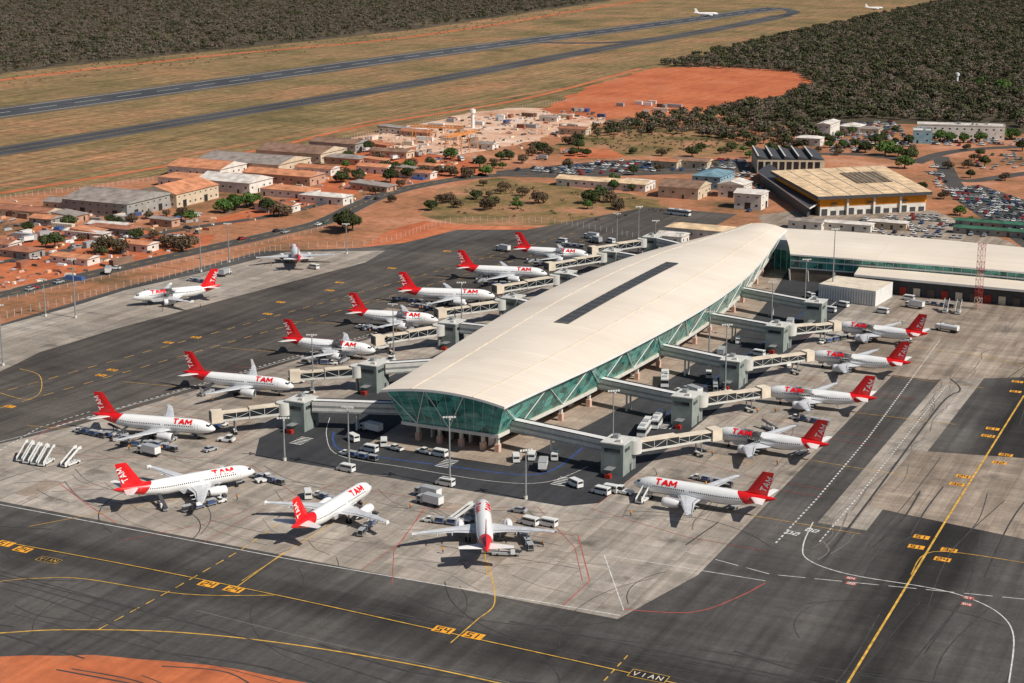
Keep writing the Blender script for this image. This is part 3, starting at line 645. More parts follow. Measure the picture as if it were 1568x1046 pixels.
bridge((463,655),(598,632),(332,645)); bridge((573,597),(655,566),(452,582)); bridge((693,530),(745,512),(579,527)); bridge((786,490),(825,478),(675,485)); bridge((866,450),(905,440),(763,448)); bridge((937,415),(975,402),(842,413)); bridge((998,392),(1040,383),(908,388))
bridge((945,722),(783,657),(1093,672)); bridge((1050,648),(905,590),(1168,607)); bridge((1122,590),(1008,540),(1236,551)); bridge((1190,535),(1083,492),(1278,505)); bridge((1248,497),(1138,453))
# ---------------------------------------------------------------- buildings
def building(name,p,lx,ly,h,rot=UANG,roof='tile',wall='white',kind='gable',rise=None,eave=.6):
    b=MB(); rise=rise if rise is not None else min(lx,ly)*.13; rm,wm=ROOFC[roof],WALLC[wall]
    b.T=frame(p,rot); b.box(0,0,h/2,lx,ly,h,wm)
    a,c=lx/2+eave,ly/2+eave
    if kind=='gable':
        if lx>=ly:
            vs=[(-a,-c,h),(a,-c,h),(a,c,h),(-a,c,h),(-a,0,h+rise),(a,0,h+rise)]
            b.add(vs,[(0,1,5,4),(2,3,4,5)],rm); b.add(vs,[(1,2,5),(3,0,4)],wm); b.add([(v[0],v[1],v[2]-.02) for v in vs[:4]],[(3,2,1,0)],wm)
            b.box(0,0,h+rise,lx+2*eave,.5,.12,rm)
        else:
            vs=[(-a,-c,h),(a,-c,h),(a,c,h),(-a,c,h),(0,-c,h+rise),(0,c,h+rise)]
            b.add(vs,[(1,2,5,4),(3,0,4,5)],rm); b.add(vs,[(0,1,4),(2,3,5)],wm); b.add([(v[0],v[1],v[2]-.02) for v in vs[:4]],[(3,2,1,0)],wm)
            b.box(0,0,h+rise,.5,ly+2*eave,.12,rm)
    elif kind=='hip':
        r=min(a,c)*.9
        vs=[(-a,-c,h),(a,-c,h),(a,c,h),(-a,c,h)]+([(-a+r,0,h+rise),(a-r,0,h+rise)] if lx>=ly else [(0,-c+r,h+rise),(0,c-r,h+rise)])
        b.add(vs,[(0,1,5,4),(1,2,5),(2,3,4,5),(3,0,4)] if lx>=ly else [(0,1,4),(1,2,5,4),(2,3,5),(3,0,4,5)],rm)
    elif kind=='shed':
        b.hexa([(-a,-c,h),(a,-c,h),(a,c,h),(-a,c,h)],[(-a,-c,h+.2),(a,-c,h+.2),(a,c,h+rise+.2),(-a,c,h+rise+.2)],rm)
    else:
        b.box(0,0,h+.1,lx+.3,ly+.3,.2,rm)
        for sx in (-1,1): b.box(sx*lx/2,0,h+.45,.25,ly+.3,.7,wm)
        for sy in (-1,1): b.box(0,sy*ly/2,h+.46,lx-.3,.25,.7,wm)
        for i in range(int(lx*ly/150)+1): b.box(R.uniform(-.35,.35)*lx,R.uniform(-.35,.35)*ly,h+.8,2,1.5,1.2,M['steel'])
    fl=max(1,int(h//3.3)); zz=h/fl
    for side in range(4):
        L_=lx if side%2==0 else ly; n=max(1,int(L_/4.5))
        for f in range(fl):
            for i in range(n):
                o=(-.5+(i+.5)/n)*L_; z=f*zz+zz*.55
                door=(f==0 and i%4==1); hh=.9 if not door else 2.2; z=z if not door else 1.15; ww=1.2
                if h>6 and kind=='gable': 
                    if f: hh=.5
                    if door: ww=3.0; hh=3.4; z=1.75
                if side==0: b.box(o,-ly/2-.02,z,ww,.06,hh,M['glassdark'])
                elif side==2: b.box(o,ly/2+.02,z,ww,.06,hh,M['glassdark'])
                elif side==1: b.box(lx/2+.02,o,z,.06,ww,hh,M['glassdark'])
                else: b.box(-lx/2-.02,o,z,.06,ww,hh,M['glassdark'])
    b.T=Matrix.Identity(4); return b.obj(name)
def bl(name,x,y,LU,LW,h,roof,wall='white',kind='gable',rot=0,rise=None): return building(name,S(x,y),LU,LW,h,UANG+math.radians(rot),roof,wall,kind,rise)
bl('aircraft_hangar',183,321,38,40,7,'grey','grey',rise=3.5); bl('aircraft_hangar',272,308,36,26,7,'orange','cream',rise=3.5)
bl('aircraft_hangar',390,258,34,56,6,'grey','cream',rise=3); bl('aircraft_hangar',462,243,30,46,6,'brown','cream',rise=3); bl('aircraft_hangar',520,228,18,34,5,'brown','grey',rise=2); bl('aircraft_hangar',318,268,26,36,6,'orange','white',rise=3)
for a in [(290,284,16,30,5,'orange','white'),(360,290,22,34,6,'white','white'),(435,278,16,44,5,'orange','pink'),(486,266,10,24,4,'tile','white'),(530,250,12,26,4,'grey','pink'),
          (445,300,12,30,4,'orange','white'),(500,310,10,26,4,'white','white'),(425,322,8,22,3.5,'tile','white'),
          (575,264,10,20,4,'orange','white'),(640,272,8,20,3.5,'tile','white'),(600,240,10,26,4,'brown','cream'),
          (40,330,12,36,3.5,'rust','cream'),(110,320,12,26,4,'grey','cream'),(215,383,8,14,3.5,'orange','white'),(35,392,10,16,3.2,'rust','grey'),(115,402,8,20,3,'orange','white'),(175,358,8,26,3.5,'rust','grey'),
          (925,287,11,52,4,'beige','white'),(1048,300,20,22,6,'brown','cream'),(1092,285,24,16,7,'blue','blue'),(1150,318,12,14,8,'white','white'),(1125,300,14,14,7,'white','white'),(975,288,9,18,4,'white','white'),
          (1080,365,12,34,5,'beige','white'),(1030,372,10,12,4,'white','white'),(1305,203,16,14,5,'white','white'),(1268,208,24,9,9,'white','white'),(1545,362,6,50,3,'green','grey'),(1530,350,6,40,3,'green','grey'),
          (1060,255,10,22,4,'brown','cream'),(1020,256,8,16,4,'tile','cream'),(1300,352,7,22,3.5,'white','white'),(1360,350,6,18,3.5,'white','cream'),(1235,350,7,16,4,'grey','white'),(1240,222,10,16,5,'white','white'),(1330,205,10,16,4,'grey','cream'),(880,205,9,20,4,'rust','cream')]:
    bl('low_building' if a[4]<5 else 'service_building',*a,kind=R.choice(['gable','gable','hip']))
def sawtooth():
    p=S(1205,258); b=MB(); b.T=frame(p,UANG-math.radians(68)); n=5; lx,ly,h=38,44,8
    b.box(0,0,h/2,lx,ly,h,WALLC['cream'])
    for i in range(n):
        x0=-lx/2+i*lx/n; x1=x0+lx/n
        b.hexa([(x0,-ly/2,h),(x1,-ly/2,h),(x1,ly/2,h),(x0,ly/2,h)],[(x0,-ly/2,h+2.2),(x1,-ly/2,h+.1),(x1,ly/2,h+.1),(x0,ly/2,h+2.2)],M['darkgrey'],M['darkgrey'])
        b.box(x0+.4,0,h+2.3,.8,ly,.25,M['lightwall'])
    for i in range(9): b.box(-lx/2+2+i*4,-ly/2-.05,4.5,2.8,.1,5,M['glassdark'])
    b.obj('sawtooth_workshop')
sawtooth()
def cargo():
    q=[S(1180,262,10),S(1253,302,10),S(1428,294,10),S(1352,254,10)]
    b=MB(); ctr=sum(q,Vector())/4
    base=[ctr+(p-ctr)*.93 for p in q]; z=lambda p,h: Vector((p.x,p.y,h))
    b.hexa([z(p,0) for p in base],[z(p,4.6) for p in base],WALLC['white']); b.hexa([z(ctr+(p-ctr)*.935,4.6) for p in q],[z(ctr+(p-ctr)*.935,8.6) for p in q],WALLC['orange'])
    b.hexa([z(p,8.6) for p in q],[z(p,10.2) for p in q],M['darkgrey'],ROOFC['beige'])
    a=[q[0].lerp(q[3],.52),q[1].lerp(q[2],.5),q[1].lerp(q[2],.82),q[0].lerp(q[3],.84)]
    r=[a[0].lerp(a[1],.22),a[0].lerp(a[1],.62),a[3].lerp(a[2],.62),a[3].lerp(a[2],.22)]
    b.add([z(p,10.4) for p in r],[(0,1,2,3)],M['interior'])
    for i in range(8):
        t=(i+.5)/8; b.beam(z(r[0].lerp(r[3],t),10.42),z(r[1].lerp(r[2],t),10.42),.25,.2,ROOFC['beige'])
    for k in range(1,7): b.beam(z(q[0].lerp(q[3],k/7),10.22),z(q[1].lerp(q[2],k/7),10.22),.3,.2,M['cream'])
    e0,e1=base[1],base[2]; d=(e1-e0).normalized(); n=Vector((d.y,-d.x,0)); L_=(e1-e0).length
    for i in range(12):
        t=(i+.5)/12; p=z(e0.lerp(e1,t)+n*.08,.2); b.beam(p-d*1.5,p+d*1.5,.1,2.2 if i%3 else 3.2,M['darkgrey'])
        if i%4==1: p=z(e0.lerp(e1,t)+n*.7,5.4); b.beam(p-d*1.4,p+d*1.4,.2,.9,M['interior'])
    for i in range(3): p=z(e0.lerp(e1,(i+1)/4)+n*.6,0); b.beam(p-d*.5,p+d*.5,1.0,8.5,WALLC['white'])
    b.obj('cargo_terminal')
    b=MB(); q2=[S(1160,262,6),S(1178,250,6),S(1258,308,6),S(1240,318,6)]
    b.hexa([z(p,5.2) for p in q2],[z(p,6) for p in q2],M['whitepaint'],M['darkgrey'])
    c2=sum(q2,Vector())/4; b.hexa([z(c2+(p-c2)*.9,0) for p in q2],[z(c2+(p-c2)*.9,5.2) for p in q2],M['darkgrey']); b.obj('loading_canopy')
cargo()
bl('office_building',1470,212,12,56,9,'white','white','flat',rot=12); bl('office_building',1412,218,14,12,8,'white','blue','flat',rot=12)
def connector():
    par=bpy.data.objects.new('terminal_building',None); scene.collection.objects.link(par)
    h=13; back=[S(x,y,h) for x,y in ((1196,352),(1300,358),(1420,368),(1568,382),(1760,402))]; front=[S(x,y,h-2) for x,y in ((1210,389),(1320,397),(1430,405),(1568,417),(1760,436))]
    b=MB(); ns=8; vs=[]
    bk=smooth(back,3); ft=smooth(front,3)
    for p,q in zip(bk,ft):
        for k in range(ns+1):
            t=k/ns; v=p.lerp(q,t); v.z=h-2+3.2*math.sin(math.pi*(.12+.88*(1-t)*.62)) if t<1 else h-2; vs.append(v)
    m=ns+1; b.add(vs,[(i*m+k,i*m+k+1,(i+1)*m+k+1,(i+1)*m+k) for i in range(len(bk)-1) for k in range(ns)],M['roof'],True); b.obj('roof',par)
    b=MB()
    for i in range(len(ft)-1):
        p,q=ft[i],ft[i+1]; d=(q-p).normalized(); n=Vector((d.y,-d.x,0)); pi,qi=p-n*1.2,q-n*1.2
        b.hexa([Vector((v.x,v.y,h-2.6)) for v in (p,q,q-n*2,p-n*2)],[Vector((v.x,v.y,h-2)) for v in (p,q,q-n*2,p-n*2)],M['whitepaint'])
        b.add([Vector((pi.x,pi.y,5)),Vector((qi.x,qi.y,5)),Vector((qi.x,qi.y,h-2.6)),Vector((pi.x,pi.y,h-2.6))],[(0,1,2,3)],M['teal'])
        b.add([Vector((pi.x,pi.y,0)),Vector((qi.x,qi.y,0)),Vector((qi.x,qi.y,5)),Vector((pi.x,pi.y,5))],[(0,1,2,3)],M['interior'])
        ns2=max(2,int((q-p).length/3))
        for k in range(ns2):
            v=pi.lerp(qi,k/ns2)+n*.1; b.cyl((v.x,v.y,5),(v.x,v.y,h-2.6),.1,.1,4,M['lightwall'],False)
            if k%3==0: b.cyl((v.x,v.y,0),(v.x+n.x*2,v.y+n.y*2,5),.35,.35,6,M['lightwall'],False)
        for zz in (5,8): b.beam(Vector((pi.x,pi.y,zz))+n*.1,Vector((qi.x,qi.y,zz))+n*.1,.3,.5,M['whitepaint'])
    b.obj('facade',par)
    q=[S(1320,402,8),S(1308,420,7),S(1568,444,7),S(1760,462,7),S(1760,440,8),S(1568,417,8)]
    b=MB(); b.add(q,[(0,1,2,3,4,5)],M['roof']); 
    e=[q[1],q[2],q[3]]
    for a,c in zip(e,e[1:]): 
        dz=Vector((0,0,-.9)); b.add([a+dz,c+dz,c,a],[(0,1,2,3)],M['whitepaint'])
        d=(c-a).normalized(); n=Vector((-d.y,d.x,0)); aa,cc=a+n*2.5,c+n*2.5; b.add([Vector((aa.x,aa.y,0)),Vector((cc.x,cc.y,0)),Vector((cc.x,cc.y,6.8)),Vector((aa.x,aa.y,6.8))],[(0,1,2,3)],M['darkgrey'])
        for k in range(12):
            v=a.lerp(c,(k+.5)/12)+n*2.2; b.beam(Vector((v.x,v.y,0))-d*1.3,Vector((v.x,v.y,0))+d*1.3,.2,3.2,[M['doorred'],M['cream'],M['interior']][k%3])
    b.obj('annex',par)
    b=MB(); qq=[S(1165,372,0),S(1185,412,0),S(1250,420,0),S(1240,385,0)]; b.hexa(qq,[v+Vector((0,0,8.5)) for v in qq],M['teal'],M['lightwall'])
    for i in range(8):
        v=qq[1].lerp(qq[2],i/7); b.beam(v,v+Vector((.4,0,0)),.4,8.5,M['whitepaint'])
    b.obj('junction_hall',par)
connector()
q=[S(1253,458),S(1340,470),S(1366,455),S(1280,445)]
b=MB(); b.hexa(q,[v+Vector((0,0,6)) for v in q],M['whitepaint'],M['cream'])
for i in range(22): v=q[0].lerp(q[1],(i+.5)/22)+Vector((0,-.1,0)); b.beam(v,v+Vector((.35,0,0)),.15,5.6,M['steel'])
b.obj('equipment_building')
# ---------------------------------------------------------------- masts, lattice
def mast(h,name):
    b=MB(); b.cyl((0,0,0),(0,0,.8),.5,.5,10,M['lightwall']); b.cyl((0,0,.6),(0,0,h),.3,.13,10,M['steel'])
    b.cyl((-1.5,0,h),(1.5,0,h),.08,.08,6,M['steel']); b.cyl((0,-1.1,h-.4),(0,1.1,h-.4),.08,.08,6,M['steel'])
    for x in (-1.4,-.7,0,.7,1.4): b.box(x,-.25,h+.05,.5,.45,.4,M['lightwall'],taper=.1); 
    for y in (-1,1): b.box(.2,y,h-.35,.45,.5,.35,M['lightwall'])
    return b.mesh(name)
mm={h:mast(h,'mast') for h in (12,16,20)}
for x,y,t in ((436,706,641),(535,720,625),(689,745,640),(805,765,690),(480,602,515),(938,690,600),(1110,600,500),(116,487,400),(308,417,330),(351,402,345),(977,393,320),(1274,455,355),(603,547,468),(531,389,345),(707,503,435),(1180,522,435),(5,560,470),(1232,470,400),(70,485,430),(944,395,330),(1003,385,340),(1085,560,480),(1040,420,360)):
    s=(y+126)*.00682; hh=(y-t)/(s*.95); k=min(mm,key=lambda a:abs(a-hh)); o=place('apron_light_mast',mm[k],S(x,y)+Vector((0,0,.1)),R.uniform(-.4,.4)); o.scale=(1,1,hh/k)
def lattice(h,w,c1,c2,name):
    b=MB(); n=int(h/2.2)
    for i in range(n):
        z0,z1=i*h/n,(i+1)*h/n; m=c1 if (i//2)%2 else c2
        for k in range(4):
            a=[(-1,-1),(1,-1),(1,1),(-1,1)]; p,q=a[k],a[(k+1)%4]
            b.cyl((p[0]*w/2,p[1]*w/2,z0),(p[0]*w/2,p[1]*w/2,z1),.1,.1,4,m,False); b.cyl((p[0]*w/2,p[1]*w/2,z0),(q[0]*w/2,q[1]*w/2,z1),.07,.07,4,m,False); b.cyl((p[0]*w/2,p[1]*w/2,z1),(q[0]*w/2,q[1]*w/2,z1),.06,.06,4,m,False)
    return b.mesh(name)
place('lattice_mast',lattice(25,2.0,M['doorred'],M['pinkcol'],'lattice'),S(1497,474),.3)
b=MB(); b.cyl((0,0,0),(0,0,13),1.6,1.4,14,M['whitepaint']); b.cyl((0,0,13),(0,0,16),2.6,2.6,14,M['whitepaint']); b.cyl((0,0,16),(0,0,17),2.6,.3,14,M['lightwall']); wt=b.mesh('water_tower')
place('water_tower',wt,S(724,196),0,.8); place('water_tower',wt,S(1465,132),0,.7)
b=MB()
for x in (-15,-5,5,15):
    for y in (-4,4): b.cyl((x+y*.2,y,0),(x,y*.4,11),.24,.2,6,M['gantry'])
    b.cyl((x,-4,5),(x,4,5),.15,.15,5,M['gantry'])
for y in (-1.6,1.6):
    b.box(0,y,11.2,36,.35,.4,M['gantry']); b.box(0,y,12.6,36,.3,.3,M['gantry'])
    for i in range(16): b.cyl((-17+i*2.2,y,11.2),(-15.9+i*2.2,y,12.6),.1,.1,4,M['gantry'],False); b.cyl((-15.9+i*2.2,y,12.6),(-14.8+i*2.2,y,11.2),.1,.1,4,M['gantry'],False)
b.box(3,0,10,2,2,1.2,M['darkgrey']); gm=b.mesh('gantry')
for x,y,r in ((668,222,.2),(706,234,1.5)): place('gantry_crane',gm,S(x,y),-A+r,1.0)
# ---------------------------------------------------------------- vehicles
COL={n:mk('paint_'+n,c,0.3,0.05,1,spec=0.5) for n,c in dict(w=(.7,.7,.68),s=(.36,.37,.38),k=(.03,.03,.035),r=(.35,.03,.03),b=(.05,.09,.22),y=(.55,.36,.05),g=(.08,.14,.1)).items()}
def wheels(b,xs,y,r=.34,w=.24):
    for x in xs:
        for s in (-1,1): b.cyl((x,s*y-w/2,r),(x,s*y+w/2,r),r,r,10,M['tyre'])
def prof(b,pts,hw,mat,hw2=None):
    n=len(pts); hw2=hw2 or [hw]*n
    vs=[(x,-hw2[i],z) for i,(x,z) in enumerate(pts)]+[(x,hw2[i],z) for i,(x,z) in enumerate(pts)]
    b.add(vs,[tuple(range(n)),tuple(range(2*n-1,n-1,-1))]+[((i+1)%n,i,n+i,n+(i+1)%n) for i in range(n)],mat)
def car(c):
    b=MB(); prof(b,[(-2.1,.3),(2.1,.3),(2.15,.62),(1.95,.8),(.95,.95),(-1.75,1.0),(-2.1,.85)],.86,c)
    prof(b,[(1.0,.93),(.35,1.38),(-1.2,1.4),(-1.75,.98)],.8,M['glassdark'],[.8,.66,.66,.8]); b.box(-.42,0,1.42,1.45,1.26,.06,c); wheels(b,(-1.3,1.3),.78); b.box(2.13,0,.6,.06,1.3,.14,M['steel']); return b.mesh('car')
def van(c):
    b=MB(); prof(b,[(-2.5,.35),(2.5,.35),(2.6,.95),(1.9,1.25),(1.35,2.1),(-2.45,2.15)],.95,c,[.95,.95,.93,.93,.88,.9])
    prof(b,[(1.93,1.27),(1.41,2.0),(1.3,2.0),(1.3,1.27)],.965,M['glassdark'],[.9,.86,.86,.965])
    for s in (-1,1): b.box(-.55,s*.94,1.6,3.4,.05,.5,M['glassdark'])
    b.box(-2.5,0,1.6,.06,1.5,.5,M['glassdark']); wheels(b,(-1.6,1.6),.86); return b.mesh('van')
def pickup(c):
    b=MB(); prof(b,[(-2.5,.45),(2.5,.45),(2.5,.95),(1.2,1.1),(-2.5,1.05)],.9,c); prof(b,[(1.2,1.08),(.7,1.65),(-.5,1.68),(-.7,1.05)],.82,M['glassdark'],[.82,.7,.7,.82]); b.box(.1,0,1.7,1.3,1.35,.06,c)
    b.box(-1.65,0,1.08,1.5,1.5,.05,M['darkgrey']); wheels(b,(-1.6,1.6),.8,.4); return b.mesh('pickup')
def bus():
    b=MB(); b.box(0,0,1.7,12,2.5,2.6,COL['w'],taper=.08,tx=.1); b.box(0,0,2.05,12.06,2.44,.95,M['glassdark'],taper=.02)
    for i in range(9): 
        for s in (-1,1): b.box(-5+i*1.25,s*1.235,2.05,.12,.05,1.0,COL['w'])
    b.box(1,0,3.15,2.5,1.6,.3,COL['s']); b.box(-3.5,0,3.12,2,1.5,.25,COL['s']); wheels(b,(-3.8,3.9),1.1,.5,.3); return b.mesh('bus')
def truck(c,bc):
    b=MB(); prof(b,[(1.6,.5),(3.6,.5),(3.65,1.2),(3.35,2.2),(1.6,2.25)],1.05,c); b.box(3.5,0,1.75,.2,1.8,.6,M['glassdark']); 
    for s in (-1,1): b.box(2.7,s*1.05,1.7,.9,.06,.6,M['glassdark'])
    b.box(-1.1,0,.7,5.2,1.0,.3,M['darkgrey']); b.box(-1.1,0,1.95,5.1,2.2,1.9,bc); b.box(-1.1,0,2.95,5.2,2.26,.1,COL['s']); wheels(b,(-2.6,2.7),1.0,.48,.3); return b.mesh('truck')
def tanker():
    b=MB(); prof(b,[(2.4,.5),(4.3,.5),(4.35,1.2),(4.1,2.3),(2.4,2.3)],1.1,COL['w']); b.box(4.2,0,1.8,.2,1.8,.6,M['glassdark']); b.cyl((-4.2,0,1.75),(2.1,0,1.75),1.1,1.1,14,COL['w']); b.box(-1,0,.7,6.6,1.1,.3,M['darkgrey']); b.box(-1,0,2.9,4,.6,.12,M['steel']); wheels(b,(-3.4,-2.2,3.2),1.0,.5,.3); return b.mesh('tanker')
def stairs():
    b=MB(); b.box(0,0,.6,5.6,1.9,.4,COL['w']); wheels(b,(-1.9,1.9),.85,.36)
    for i in range(14):
        x=-2.6+i*.36; z=.8+i*.22; b.box(x,0,z,.36,1.5,.08,M['darkgrey'])
    for s in (-1,1):
        b.hexa([(-2.8,s*.8-.03,.7),(2.3,s*.8-.03,3.6),(2.3,s*.8+.03,3.6),(-2.8,s*.8+.03,.7)],[(-2.8,s*.8-.03,1.5),(2.3,s*.8-.03,4.4),(2.3,s*.8+.03,4.4),(-2.8,s*.8+.03,1.5)],COL['w'])
        b.cyl((1.6,s*.7,.7),(1.6,s*.7,3.4),.09,.09,6,M['steel']); b.cyl((-.4,s*.7,.7),(1.8,s*.7,3.3),.06,.06,6,M['steel'])
    b.box(2.9,0,3.75,1.3,1.7,.12,M['steel']); 
    for s in (-1,1): b.box(2.9,s*.85,4.2,1.3,.05,.8,COL['w'])
    return b.mesh('stairs')
def tug():
    b=MB(); prof(b,[(-2.3,.35),(2.3,.35),(2.4,.9),(-2.3,1.1)],1.1,COL['w']); b.box(-.9,0,1.5,1.4,1.8,.9,M['glassdark'],taper=.12,tx=.12); b.box(-.9,0,2.0,1.4,1.7,.08,COL['w']); wheels(b,(-1.5,1.5),1.0,.45,.3); return b.mesh('tug')
def carts():
    b=MB()
    for i in range(3):
        x=-i*3.4; b.box(x,0,.45,2.7,1.5,.12,M['steel']); b.box(x,0,1.65,2.6,1.45,.06,COL['s'])
        for sx in (-1.2,1.2):
            for sy in (-.65,.65): b.cyl((x+sx,sy,.5),(x+sx,sy,1.65),.04,.04,4,M['steel'])
        b.box(x,0,.9,2.0,1.1,.7,R.choice([COL['k'],COL['b'],M['interior']])); wheels(b,(x-.9,x+.9),.6,.2,.12); b.cyl((x+1.3,0,.4),(x+1.9,0,.4),.04,.04,4,M['steel'])
    prof(b,[(1.9,.3),(4.3,.3),(4.3,.8),(3.2,.9),(1.9,.8)],.6,COL['w']); b.box(2.6,0,1.5,.9,1.1,.06,COL['w']); b.box(2.6,0,1.1,.8,.9,.5,M['darkgrey']); wheels(b,(2.3,3.9),.55,.28,.2)
    return b.mesh('carts')
def loader():
    b=MB(); b.box(0,0,.6,6.5,1.3,.5,COL['s']); b.hexa([(-3.6,-.45,1.0),(3.6,-.45,2.3),(3.6,.45,2.3),(-3.6,.45,1.0)],[(-3.6,-.45,1.25),(3.6,-.45,2.55),(3.6,.45,2.55),(-3.6,.45,1.25)],M['darkgrey']); b.cyl((1.5,0,.7),(1.8,0,2.0),.15,.15,6,M['steel']); b.box(-1.6,.75,1.2,1,.4,1.1,COL['w']); wheels(b,(-2.2,2),.6,.32); return b.mesh('loader')
cars=[car(COL[c]) for c in 'wwssskkrbwsg']; vans=van(COL['w']); picks=[pickup(COL['w']),pickup(COL['s'])]; BUS=bus(); trucks=[truck(COL['w'],COL['w']),truck(COL['w'],COL['s']),truck(COL['s'],COL['w'])]; TK=tanker(); ST=stairs(); TUG=tug(); CT=carts(); LD=loader()
VZ=.1
def veh(kind,x,y,ang=None):
    ang=R.uniform(0,6.28) if ang is None else UANG+math.radians(ang); p=S(x,y); p.z=VZ
    me,nm={'c':(R.choice(cars),'parked_car'),'v':(vans,'service_van'),'p':(R.choice(picks),'pickup_truck'),'b':(BUS,'apron_bus'),'t':(R.choice(trucks),'service_truck'),'k':(TK,'fuel_tanker'),'s':(ST,'passenger_stairs'),'g':(TUG,'pushback_tug'),'d':(CT,'baggage_cart_train'),'l':(LD,'belt_loader')}[kind]
    place(nm,me,p,ang)
for k,x,y,a in [('t',568,662,80),('v',540,675,60),('v',566,692,85),('v',588,682,30),('p',650,695,80),('v',672,699,85),('v',530,722,85),('v',682,744,85),('t',655,762,80),('t',658,774,80),
    ('v',920,757,80),('v',933,754,85),('v',815,703,20),('t',832,718,20),('v',850,703,20),('v',790,706,30),('b',988,662,10),('b',1007,650,10),
    ('s',38,704,10),('s',48,707,10),('s',60,709,10),('s',71,711,10),('s',108,713,-5),('d',165,670,85),('l',180,665,80),('d',240,685,80),('t',228,697,80),('d',130,665,85),
    ('g',345,642,90),('v',440,640,30),('s',985,768,-5),('v',810,804,80),('v',838,806,85),('d',728,790,30),('s',706,800,-40),('t',1043,460,30),
    ('t',1210,500,10),('k',1450,508,75),('v',1390,460,80),('s',1448,478,5),('s',1467,480,5),('v',1350,480,80),('v',935,372,60),('t',912,372,60),('t',770,385,75),('t',905,366,80),
    ('b',1018,587,20),('t',1060,605,60),('v',970,575,20),('t',1105,545,10),('d',1045,605,50),('v',1130,525,20),('v',1085,578,20),('v',1240,456,50),
    ('t',345,422,10),('s',230,462,60),('d',300,432,85),('v',480,412,80),('v',690,468,85),('d',640,472,80),('v',740,428,85),('d',510,545,85),('d',1080,738,80),('v',1160,545,80),('d',1230,645,80),
    ('v',1270,478,80),('t',1400,472,75),('b',1040,330,80),('d',1430,468,80),('v',860,372,80),('d',620,462,85),('l',650,470,80),('d',560,505,85),('d',400,735,80),('d',1095,590,20),('l',1180,660,60),('v',1200,560,60),('d',870,378,85),('v',1290,470,70),('p',605,690,80),('d',540,700,85),('v',880,745,60)]: veh(k,x,y,a)
for (c,rot,l) in planes[:7]+planes[9:]:
    d=Vector((math.cos(rot),math.sin(rot),0)); n=Vector((-d.y,d.x,0))
    for me,nm,o,s,a,pr in ((LD,'belt_loader',-8,-4.8,1.45,.6),(CT,'baggage_cart_train',2.5,-9.5,.15,.65),(TUG,'pushback_tug',21.8,0,3.14,.6),(CT,'baggage_cart_train',14,10.5,1.2,.5),(vans,'service_van',13,15,.6,.3),(cars[3],'parked_car',21,-9,1.1,.3),(LD,'belt_loader',7.5,-4.8,1.5,.6)):
        if R.random()<pr: place(nm,me,c+d*(o+R.uniform(-.5,.5))+n*s+Vector((0,0,VZ)),rot+a)
def inpoly(p,poly):
    r=False; j=len(poly)-1
    for i in range(len(poly)):
        a,c=poly[i],poly[j]
        if (a.y>p.y)!=(c.y>p.y) and p.x<(c.x-a.x)*(p.y-a.y)/(c.y-a.y)+a.x: r=not r
        j=i
    return r
def carpark(poly,fill=.8,row=8.5,sp=2.7):
    pp=px(poly); uws=[toUW(p) for p in pp]; u0,u1=min(a for a,_ in uws),max(a for a,_ in uws); w0,w1=min(a for _,a in uws),max(a for _,a in uws)
    u=u0
    while u<u1:
        w=w0
        while w<w1:
            p=UW(u,w)
            if inpoly(p,pp) and R.random()<fill: p.z=.07; place('parked_car',R.choice(cars),p,UANG+R.choice([0,math.pi])+R.uniform(-.04,.04))
            w+=sp
        u+=row
carpark([(765,262),(930,247),(1140,245),(1148,258),(1000,263),(860,270)],.65,10)
carpark([(1440,292),(1500,286),(1700,352),(1740,410),(1568,368)],.85,9)
carpark([(1320,335),(1420,328),(1520,362),(1400,372),(1290,352)],.6,10,3)
carpark([(1270,190),(1370,186),(1400,225),(1270,235)],.6,9)
carpark([(1060,262),(1145,262),(1180,300),(1150,330),(1110,300)],.45,10,3)
carpark([(1420,215),(1568,212),(1600,222),(1430,224)],.6,9)
carpark([(1430,250),(1440,262),(1455,285),(1435,290),(1420,265)],.6,9)
carpark([(1490,238),(1568,234),(1568,256),(1490,262)],.35,12)
for i in range(16):
    k=int(R.uniform(8,len(road)-3)); p=road[k]; q=road[k+1]; d=(q-p); nn=Vector((-d.y,d.x,0)).normalized(); p=p+nn*R.choice([-2.6,2.6])+Vector((0,0,.07)); place('moving_car',R.choice(cars),p,math.atan2(d.y,d.x))
for i in range(22): veh('c' if i%3 else 't',R.uniform(20,330),R.uniform(318,425))
for i in range(24): veh(R.choice('cct'),R.uniform(450,880),R.uniform(212,258))
# ---------------------------------------------------------------- yards
def container(c):
    b=MB(); b.box(0,0,1.35,6,2.4,2.6,c); 
    for i in range(12): 
        for s in (-1,1): b.box(-2.75+i*.5,s*1.215,1.35,.2,.06,2.3,c)
    b.box(3.02,0,1.3,.05,1.0,2.1,M['steel']); return b.mesh('container')
conts=[container(c) for c in (COL['w'],COL['s'],ROOFC['rust'],ROOFC['grey'],M['cream'],COL['b'],ROOFC['brown'])]
def area_scatter(poly,n):
    pp=px(poly); xs=[p.x for p in pp]; ys=[p.y for p in pp]; out=[]
    while len(out)<n:
        p=Vector((R.uniform(min(xs),max(xs)),R.uniform(min(ys),max(ys)),0))
        if inpoly(p,pp): out.append(p)
    return out
for p in area_scatter([(540,215),(720,178),(880,170),(930,182),(800,222),(600,236)],26)+area_scatter([(0,330),(240,330),(330,345),(240,395),(0,440)],16)+area_scatter([(860,165),(1010,158),(1060,170),(930,185)],14)+area_scatter([(1210,380),(1560,440),(1560,470),(1380,450)],8):
    o=place('site_container',R.choice(conts),p+Vector((0,0,.03)),UANG+R.choice([0,1.57])+R.uniform(-.1,.1)); o.scale=(R.choice([1,1,2]),1,1)
